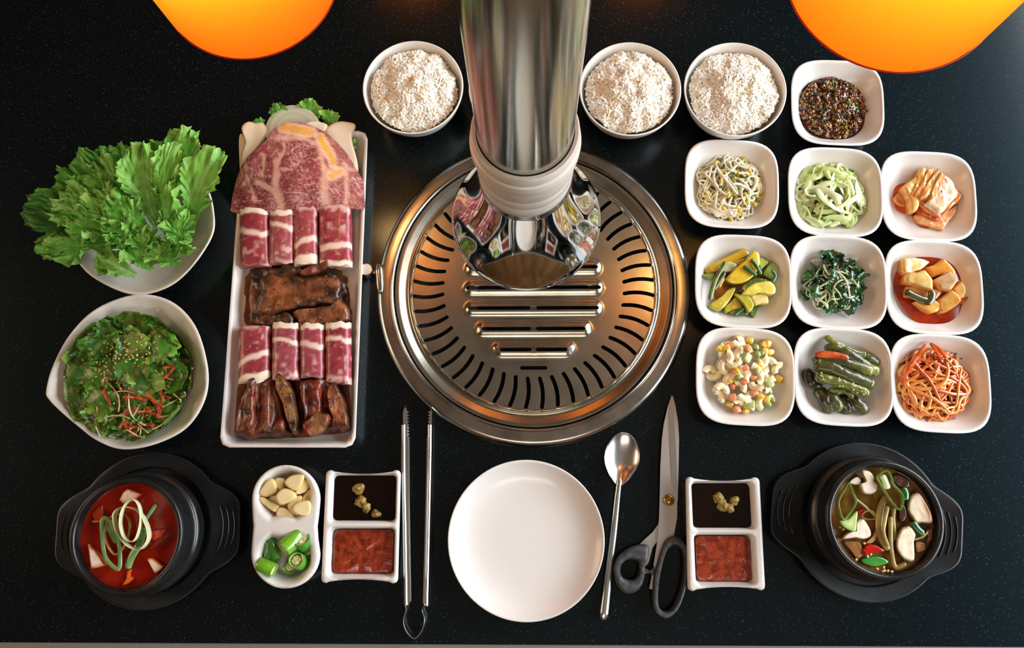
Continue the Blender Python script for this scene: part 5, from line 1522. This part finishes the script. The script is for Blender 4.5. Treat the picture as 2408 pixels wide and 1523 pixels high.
obj('carrot_sliver', *tube(Q, lambda t: .0030 + .0012 * math.sin(t * PI), .0016, seg=8), MT['carrot'], label='orange carrot sliver resting on the braised peppers', cat='carrot')
obj('pepper_seeds', *merge([xf(sell((.0011, .0009, .0005), 1, 6, 5), at(W(*ZP(1570 + 530 * q, 690 + 190 * q + random.uniform(-60, 40)), .049), (0, 0, random.random() * 6))) for q in [random.random() for _ in range(26)]]), MT['sesame'], label='pale seeds sticking to the mid green pepper strip', cat='seeds', kind='stuff')

ZSC = 1.0
# ------------------------------------------------------------------ garlic and green chili
ZG = lambda x, y: (540 + x * .21005, 1080 + y * .2101)
MT['garlic'] = mat('raw_garlic', hx('#e6d6a0'), hx('#d3b972'), scale=60, rough=.28, attr=True, coat=.2, amt=.4)
GA = [
    (((430, 440), (510, 395), (600, 420), (640, 540), (540, 525)), .0200, .006, 'garlic slice hidden under the round slice'),
    (((800, 460), (850, 370), (940, 310), (962, 380), (935, 520), (880, 475)), .0215, .006, 'garlic slice leaning on the dish wall'),
    (((510, 215), (600, 220), (592, 320), (540, 332)), .0240, .008, 'wedge of garlic between two large pieces'),
    (((720, 375), (790, 310), (830, 220), (888, 262), (855, 350), (765, 392)), .0240, .006, 'garlic slice under the big pointed slice'),
    (((640, 520), (700, 430), (795, 405), (800, 470), (720, 540), (765, 632), (690, 600)), .0240, .007, 'curved garlic slice beside the thick pointed chunk'),
    (((320, 450), (350, 415), (450, 465), (545, 522), (505, 592), (400, 520)), .0250, .008, 'garlic stick with square ends'),
    (((515, 605), (550, 535), (650, 560), (715, 645), (640, 662), (545, 650)), .0240, .008, 'garlic chunk with pink root end'),
    (((318, 385), (370, 290), (430, 220), (490, 228), (525, 310), (500, 375), (400, 422)), .0270, .012, 'thick garlic chunk against the dish wall'),
    (((690, 560), (740, 485), (870, 458), (912, 520), (895, 615), (850, 642), (740, 612)), .0300, .010, 'thick pointed garlic chunk near the dish divider'),
    (((608, 250), (680, 182), (800, 163), (826, 200), (785, 305), (725, 350), (640, 305)), .0300, .007, 'big pointed garlic slice on top'),
    (((513, 400), (590, 325), (700, 355), (737, 432), (640, 490), (560, 507), (520, 455)), .0325, .007, 'round pale garlic slice at the centre of the heap'),
]
for k, (P, z, tk, lab) in enumerate(GA):
    cf = lambda px, py, r: lerp3(hx('#ead9a4'), hx('#d9bd78'), sstep(.7, 1, r) + .3 * noise.noise(Vector((px * .1, py * .1, z * 100))))
    g = pslab([ZG(*p) for p in P], z, tk, na=32, cf=cf, side=hx('#d8bb72') if k != 6 else hx('#c9805c'), bev=.22, tilt=(random.uniform(-.00007, .00007), random.uniform(-.00007, .00007)))
    obj('garlic_slice', *g[:2], MT['garlic'], cols=g[2], label=lab, cat='garlic', group='garlic slices')
MT['chiliskin'] = mat('green_chili_skin', hx('#4f9a26'), hx('#2f7a22'), scale=40, rough=.18, coat=.5, attr=True, amt=.4)
MT['pith'] = mat('chili_pith', hx('#d5d8a4'), hx('#b8a860'), scale=160, rough=.4, bump=.3, bscale=300)
CH = [  # centre zoom px, z of the upper end, radius zoom px, length m, axis (px dir x, y, up), tone, label
    ((475, 945), .019, 72, .022, (.15, -1, .1), '#2c7a2a', 'dark green chili piece lying at the side of the dish'),
    ((850, 1040), .018, 78, .012, (.2, 0, 1), '#2f6a26', 'dark upright chili ring mostly hidden by brighter ones'),
    ((665, 1215), .017, 74, .012, (0, .3, 1), '#33702a', 'low upright chili ring showing its seeds'),
    ((525, 1120), .021, 66, .022, (.5, 1, .1), '#2a6f2a', 'dark green chili piece under the bright round one'),
    ((500, 1245), .025, 84, .019, (.85, .35, .1), '#6fb42c', 'bright lime green chili piece lying on its side'),
    ((800, 880), .031, 98, .019, (.0, -.55, .9), '#3f8f2c', 'upright hollow chili piece with seeds in its mouth'),
    ((740, 1120), .030, 92, .017, (-.15, -.35, 1), '#58a12c', 'upright chili piece with pale round pith'),
    ((600, 1000), .033, 100, .023, (-.62, .62, .55), '#6fae2a', 'bright green chili piece tilted on top of the heap'),
]
for (x, y), z, r, L_, ax, c1, lab in CH:
    p = W(*ZG(x, y), z)
    rm = r * .21 * pxm(1300, z)
    d = Vector((ax[0], -ax[1], ax[2])).normalized()
    M = d.to_track_quat('Z', 'Y').to_matrix().to_4x4()
    th_ = thing('green_chili_piece', p - Vector((0, 0, L_ / 2)), lab, 'green chili', 'cut green chili pieces')
    a_ = hx(c1)
    prof = [(rm * .90, -L_), (rm * .97, -L_ * .93), (rm, -L_ * .5), (rm * .97, -L_ * .07), (rm * .93, 0), (rm * .80, -.0003), (rm * .76, -.0012), (rm * .74, -.003)]
    V, Fa = lathe(prof, 28, (0, 0, 0), None, (True, False))
    V = [v * (1 + .05 * noise.noise(v * 120 + p * 50)) for v in V]
    cl = []
    for v in V:
        cl.append(lerp3(a_, hx('#a9cf6a'), .9) if math.hypot(v.x, v.y) < rm * .88 and v.z > -.004 else lerp3(a_, hx('#8fc83a'), .45 * noise.noise(v * 90) + .1))
    V = [M @ v + p for v in V]
    obj('skin', V, Fa, MT['chiliskin'], parent=th_, cols=cl)
    V, Fa = lathe([(rm * .76, -.0042), (rm * .6, -.0016), (rm * .3, -.0010), (.0002, -.0013)], 20, (0, 0, 0))
    V = [M @ (v + Vector((0, 0, .0012 * noise.noise(v * 500)))) + p for v in V]
    obj('pith', V, Fa, MT['pith'], parent=th_)

# ------------------------------------------------------------------ dipping sauces
MT['soy'] = mat('soy_sauce', hx('#150602'), hx('#0c0402'), scale=20, rough=.06, spec=.3)
MT['ssam'] = mat('red_bean_paste', hx('#8f3418'), hx('#6a1f0c'), scale=140, rough=.18, coat=.5, bump=.5, bscale=220, speck=[(hx('#c9793a'), 330, .9, .28)])
MT['wasabi'] = mat('grated_wasabi', hx('#948038'), hx('#6a4a1c'), scale=180, rough=.3, bump=.6, bscale=350)
def pool(w, z, inset, amp=0.0, freq=0, k=64, thick=.004, shrink=(0, 0)):
    x, y, hw, hh = w
    rings = []
    for r in (.2, .4, .6, .75, .88, .96, 1.0):
        P = rrect((hw - inset) * r, (hh - inset) * r, .006 * r, k)
        rings.append([Vector((x + a, y + b_, TZ + z + amp * noise.noise(Vector(((x + a) * freq, (y + b_) * freq, 1))) + amp * .6 * noise.noise(Vector(((x + a) * freq * 2.6, (y + b_) * freq * 2.6, 4))) - (.0012 * r ** 8 if amp else 0))) for a, b_ in P])
    rings.append([v - Vector((0, 0, thick)) for v in rings[-1]])
    V, Fa = loft(rings)
    return V, [tuple(reversed(f)) for f in Fa]
for wd, nm, wz in ((SD1, 'beside the garlic dish', ((844, 1150), (848, 1178), (862, 1192), (884, 1206))), (SD2, 'beside the scissors', ((1688, 1170), (1698, 1188), (1714, 1192), (1727, 1178)))):
    obj('soy_sauce', *pool(wd[0], .0168, .0024), MT['soy'], label='dark soy sauce filling one well of the dish ' + nm, cat='soy sauce', group='soy sauce wells')
    obj('bean_paste', *pool(wd[1], .0185, .0034, .0016, 150), MT['ssam'], label='chunky red brown bean paste in the dish ' + nm, cat='bean paste', group='bean paste wells')
    parts = []
    for k, (x, y) in enumerate(wz):
        s = (.0062, .0068, .0055, .0048)[k]
        parts.append(xf(sell((s, s * .9, .0045), 1, 18, 12, .0028, 260), at(W(x, y, .0165), (0, 0, k))))
    obj('wasabi', *merge(parts), MT['wasabi'], label='lumpy yellow green wasabi dab in the soy sauce ' + nm, cat='wasabi', group='wasabi dabs')

# ------------------------------------------------------------------ red stew
BZ = .0545
MT['redbroth'] = mat('red_stew_broth', hx('#8f1a08'), hx('#6d1005'), scale=40, rough=.14, spec=.3, speck=[(hx('#b8481a'), 300, .93, .2)])
obj('red_broth', *lathe([(.0531, BZ + .0006), (.0520, BZ), (.03, BZ), (.0002, BZ)], 64, Vector((PT1.x, PT1.y, TZ))), MT['redbroth'], label='red chili broth filling the black stone pot', cat='broth', kind='stuff')
ZW = lambda x, y: (100 + x * .26261, 1040 + y * .26264)
MT['tofu'] = mat('tofu', hx('#e4d3b4'), rough=.3, attr=True, coat=.3)
TF = [
    (((680, 520), (712, 450), (750, 415), (860, 462), (800, 520), (720, 556)), .0615, '#d8c8ae', '#c46a3a', 'pale tofu cube next to the leek rings in the stew'),
    (((400, 910), (425, 940), (480, 985), (560, 1102), (490, 1122), (430, 1132)), .0600, '#ece6d4', '#cf6a24', 'tofu cube with white front at the pot wall'),
    (((930, 1042), (965, 1035), (1080, 1112), (1045, 1150), (1003, 1176), (970, 1120)), .0595, '#e8dfc8', '#d27a2a', 'wedge of tofu near the front of the stew'),
    (((760, 1140), (790, 1130), (780, 1190), (812, 1220), (760, 1270), (705, 1290), (750, 1220)), .0575, '#d96a1c', '#c03a0e', 'orange stained tofu sliver under the green leek tip'),
    (((430, 640), (490, 570), (535, 560), (540, 700), (460, 722)), .0565, '#a83410', '#8f1f08', 'red stained tofu cube just under the broth surface'),
    (((960, 800), (1020, 780), (1108, 770), (1060, 850), (980, 890)), .0575, '#b0200e', '#8f1208', 'red kimchi cabbage scrap floating in the stew'),
    (((430, 700), (520, 690), (530, 712), (450, 722)), .0580, '#c0702a', '#a8401a', 'small orange kimchi scrap beside the leek rings'),
]
for P, z, c1, c2, lab in TF:
    a_, b_ = hx(c1), hx(c2)
    cf = lambda px, py, r: lerp3(a_, b_, sstep(.55, 1, r) + .4 * noise.noise(Vector((px * .2, py * .2, z * 90))))
    g = pslab([ZW(*p) for p in P], z, .010, na=30, cf=cf, side=b_, smooth=False, bev=.15)
    obj('tofu_piece', *g[:2], MT['tofu'], cols=g[2], label=lab, cat='tofu', group='tofu and scraps in the stew')
MT['leekw'] = mat('white_leek', hx('#dfe3c0'), hx('#c5d29a'), scale=60, rough=.22, coat=.3, stretch=(1, 1, 5))
MT['leekg'] = mat('green_leek', hx('#7fa066'), hx('#5a8a4a'), scale=60, rough=.22, coat=.3)
MT['leeky'] = mat('amber_leek', hx('#c9a068'), hx('#b07a40'), scale=60, rough=.22, coat=.3)
for P, z, ra, rb, m, lab in (
    (((648, 640), (720, 578), (850, 605), (930, 720), (955, 850), (890, 950), (800, 940), (720, 870), (665, 770)), .0665, .0007, .0052, 'leekw', 'large pale leek ring lying on the red stew'),
    (((760, 540), (820, 512), (870, 570), (884, 700), (850, 840), (800, 886), (730, 840), (700, 720), (718, 610)), .0700, .0007, .0040, 'leekw', 'oval pale leek ring leaning over the larger ring'),
    (((530, 700), (600, 705), (670, 850), (692, 1000), (682, 1130), (600, 1080), (548, 970)), .0620, .0022, .0012, 'leekg', 'blue green leek ring lying flat on the stew'),
    (((560, 850), (600, 680), (730, 640), (785, 740), (745, 900), (650, 1000)), .0590, .0012, .0026, 'leeky', 'amber stained leek ring half under the broth')):
    Q = spl([W(*ZW(x, y), z) for x, y in P], 60, True)
    obj('leek_ring', *tube(Q, ra, rb, seg=8, closed=True), MT[m], label=lab, cat='leek', group='leek rings on the stew')
for P, r, m, lab in ((((765, 1110), (800, 1020), (870, 900), (905, 780)), .0040, 'leekg', 'green leek strip under the pale rings'), (((920, 690), (965, 630), (1012, 560)), .0022, 'leekg', 'thin green leek sliver sunk in the broth'), (((540, 720), (590, 760), (660, 880)), .0034, 'leekg', 'flat green leek leaf beside the amber ring')):
    Q = spl([W(*ZW(x, y), .0585 if r > .003 else .0555) for x, y in P], 16)
    obj('leek_strip', *tube(Q, r, .0012, seg=8), MT[m], label=lab, cat='leek', group='leek strips on the stew')

# ------------------------------------------------------------------ mushroom soup
MT['broth'] = mat('amber_broth', hx('#7a5520'), hx('#523612'), scale=35, rough=.1, spec=.4)
obj('soup_broth', *lathe([(.0531, BZ + .0006), (.0520, BZ), (.03, BZ), (.0002, BZ)], 64, Vector((PT2.x, PT2.y, TZ))), MT['broth'], label='amber brown broth filling the mushroom soup pot', cat='broth', kind='stuff')
ZQ = lambda x, y: (1930 + x * .19036, 1080 + y * .19042)
MT['shii'] = mat('mushroom_flesh', hx('#e2d6bf'), rough=.3, attr=True, coat=.35, bump=.1, bscale=220)
DK, WH, BR = '#3a1f10', '#e6dccb', '#8a5a30'
SM = [
    (((350, 282), (440, 210), (505, 250), (490, 295), (440, 315)), .0580, WH, '#9a7048', 'small white mushroom piece at the pot wall'),
    (((280, 1012), (400, 1000), (470, 1010), (520, 1090), (545, 1160), (460, 1232), (370, 1130)), .0575, '#8f5c28', '#5a3314', 'brown mushroom cap slice near the red chili'),
    (((1180, 1012), (1280, 1030), (1300, 1080), (1290, 1120), (1200, 1152), (1170, 1090)), .0570, '#9c6c40', '#6a4420', 'brown round mushroom slice beside the white gilled one'),
    (((1300, 870), (1370, 845), (1388, 920), (1370, 1000), (1310, 1032), (1320, 950)), .0570, '#8f5c34', '#5c3818', 'brown mushroom strip along the pot wall'),
    (((560, 1035), (640, 950), (692, 860), (696, 960), (640, 1032)), .0585, '#b08a5c', '#7c5430', 'small tan mushroom slice by the red chili'),
    (((880, 210), (960, 180), (1080, 240), (1110, 330), (1020, 360), (930, 300)), .0580, '#4a2212', '#24100a', 'dark wrinkled mushroom cap at the back of the pot'),
    (((975, 720), (985, 600), (1030, 560), (1062, 640), (1050, 730), (1000, 780)), .0610, '#33190f', '#1a0c08', 'dark oval mushroom cap edge beside leek ring'),
    (((275, 982), (350, 900), (440, 890), (452, 770), (530, 738), (600, 830), (625, 940), (540, 985), (430, 968)), .0620, WH, '#b59468', 'white mushroom slice with stem under the leek wedge'),
    (((510, 135), (600, 140), (660, 200), (665, 270), (712, 325), (690, 400), (620, 432), (530, 410), (490, 310), (565, 265)), .0620, WH, '#a88860', 'white mushroom slice with thick stem at the back'),
    (((1085, 640), (1090, 520), (1130, 440), (1215, 413), (1300, 520), (1380, 690), (1378, 785), (1260, 785), (1180, 780)), .0620, '#d8c8ac', '#6a4220', 'large half brown mushroom slice near the trivet handle'),
    (((935, 1040), (965, 920), (1020, 840), (1110, 828), (1182, 920), (1160, 1010), (1168, 1220), (1115, 1272), (1010, 1215), (950, 1130)), .0625, '#e4d8bc', '#5c3818', 'large white gilled mushroom slice with dark rim'),
]
for P, z, c1, c2, lab in SM:
    a_, b_ = hx(c1), hx(c2)
    half = 'half brown' in lab
    def cf(px, py, r):
        c = lerp3(a_, b_, sstep(.78, 1, r) + .35 * noise.noise(Vector((px * .2, py * .2, z * 90))))
        if half: c = lerp3(c, hx('#9a6238'), sstep(2172, 2182, px + .35 * (py - 1200) * -1))
        return c
    g = pslab([ZQ(*p) for p in P], z, .008, na=40, nr=(.25, .5, .7, .8, .88, .95, 1.0), cf=cf, side=hx(DK) if c2 in ('#5c3818', '#6a4220') else b_, amp=.0006, freq=150, bev=.18)
    obj('mushroom_slice', *g[:2], MT['shii'], cols=g[2], label=lab, cat='mushroom', group='mushroom slices in the soup')
MT['soupleek'] = mat('soup_leek', hx('#9fb872'), hx('#6f9a48'), scale=80, rough=.2, coat=.4)
MT['clear'] = mat('translucent_leek', hx('#bfae6a'), hx('#9a7c3c'), scale=45, rough=.2, coat=.4, trans=.3)
for P, z, ra, rb, m, lab in (
    (((700, 215), (790, 140), (850, 180), (890, 300), (960, 380), (1012, 470), (970, 620), (850, 490), (745, 320)), .0640, .0009, .0034, 'soupleek', 'large angular green leek ring floating in the soup'),
    (((345, 295), (300, 350), (222, 500), (232, 640), (285, 740), (370, 640), (435, 520), (395, 410)), .0630, .0009, .0028, 'soupleek', 'narrow green leek ring at the pot wall'),
    (((510, 690), (560, 640), (640, 640), (685, 720), (620, 740), (540, 730)), .0585, .0006, .0010, 'clear', 'thin translucent leek loop near the centre')):
    Q = spl([W(*ZQ(x, y), z) for x, y in P], 54, True)
    obj('leek_ring', *tube(Q, ra, rb, seg=8, closed=True), MT[m], label=lab, cat='leek', group='leek rings in the soup')
g = pslab([ZQ(*p) for p in ((240, 760), (340, 740), (455, 640), (448, 780), (432, 890), (370, 880), (290, 835))], .0650, .005, na=36, cf=lambda px, py, r: lerp3(hx('#cdd79c'), hx('#8fb455'), r), side=hx('#7fa048'))
obj('leek_wedge', *g[:2], MT['shii'], cols=g[2], label='light green leek wedge lying over a white mushroom slice', cat='leek')
for P, ra, m, z, lab in (
    (((800, 480), (745, 600), (720, 800), (750, 960), (825, 1095)), .0036, 'clear', .0590, 'thick translucent leek strand down the middle of the soup'),
    (((825, 590), (790, 760), (775, 900), (825, 1060)), .0022, 'clear', .0630, 'thin pale strand beside the thick leek strand'),
    (((865, 720), (865, 950), (885, 1200), (930, 1330), (1040, 1290)), .0024, 'clear', .0590, 'long hooked mushroom strand near the front'),
    (((905, 600), (900, 780), (930, 1000)), .0020, 'clear', .0580, 'fine strand between leek and gilled mushroom'),
    (((440, 490), (560, 590), (690, 720)), .0012, 'clear', .0580, 'fine pale fibre crossing near the centre'),
    (((1150, 790), (1200, 860), (1255, 910)), .0036, 'chive', .0610, 'dark green leek leaf beside the half brown mushroom'),
    (((1030, 370), (1050, 420), (1045, 480)), .0036, 'chive', .0610, 'dark green leek leaf beside the angular ring'),
    (((770, 210), (800, 270), (825, 340)), .0036, 'leekw', .0630, 'white leek strip inside the angular ring'),
    (((1150, 990), (1250, 960), (1320, 900)), .0010, 'clear', .0600, 'fine pale fibre by the brown mushroom strip')):
    Q = spl([W(*ZQ(x, y), z) for x, y in P], 24)
    obj('soup_strand', *tube(Q, ra, ra * .6, seg=8), MT[m], label=lab, cat='leek', group='strands in the soup')
MT['redchili'] = mat('red_chili', hx('#b3160f'), hx('#8f0d0a'), scale=60, rough=.15, coat=.5)
for P, z, lab in ((((540, 1100), (600, 1050), (700, 1062), (800, 1132), (660, 1150), (552, 1182)), .0605, 'shiny red chili piece beside the green slice'), (((465, 625), (540, 615), (560, 660), (478, 692)), .0570, 'small red chili piece under the broth surface')):
    obj('red_chili_piece', *pslab([ZQ(*p) for p in P], z, .005, na=28, bev=.4), MT['redchili'], label=lab, cat='red chili', group='red chili in the soup')
obj('green_chili_slice', *pslab([ZQ(*p) for p in ((505, 1240), (620, 1198), (760, 1210), (855, 1270), (690, 1322), (545, 1292))], .0585, .004, na=32, bev=.4), mat('green_chili_flesh', hx('#2f8032'), hx('#5a9c3c'), scale=60, rough=.2, coat=.5), label='leaf shaped green chili slice at the front of the soup', cat='green chili')
obj('chili_seeds', *merge([xf(sell((.0016, .0013, .0007), 1, 8, 6), at(W(*ZQ(x, y), .059), (0, 0, x))) for x, y in ((440, 1235), (580, 1195), (620, 1170), (770, 1380), (830, 1375), (790, 1370), (540, 1035), (240, 830), (280, 860), (700, 1350), (780, 1330), (880, 1385))]), MT['sesame'], label='pale chili seeds floating at the soup edge', cat='seeds', kind='stuff')
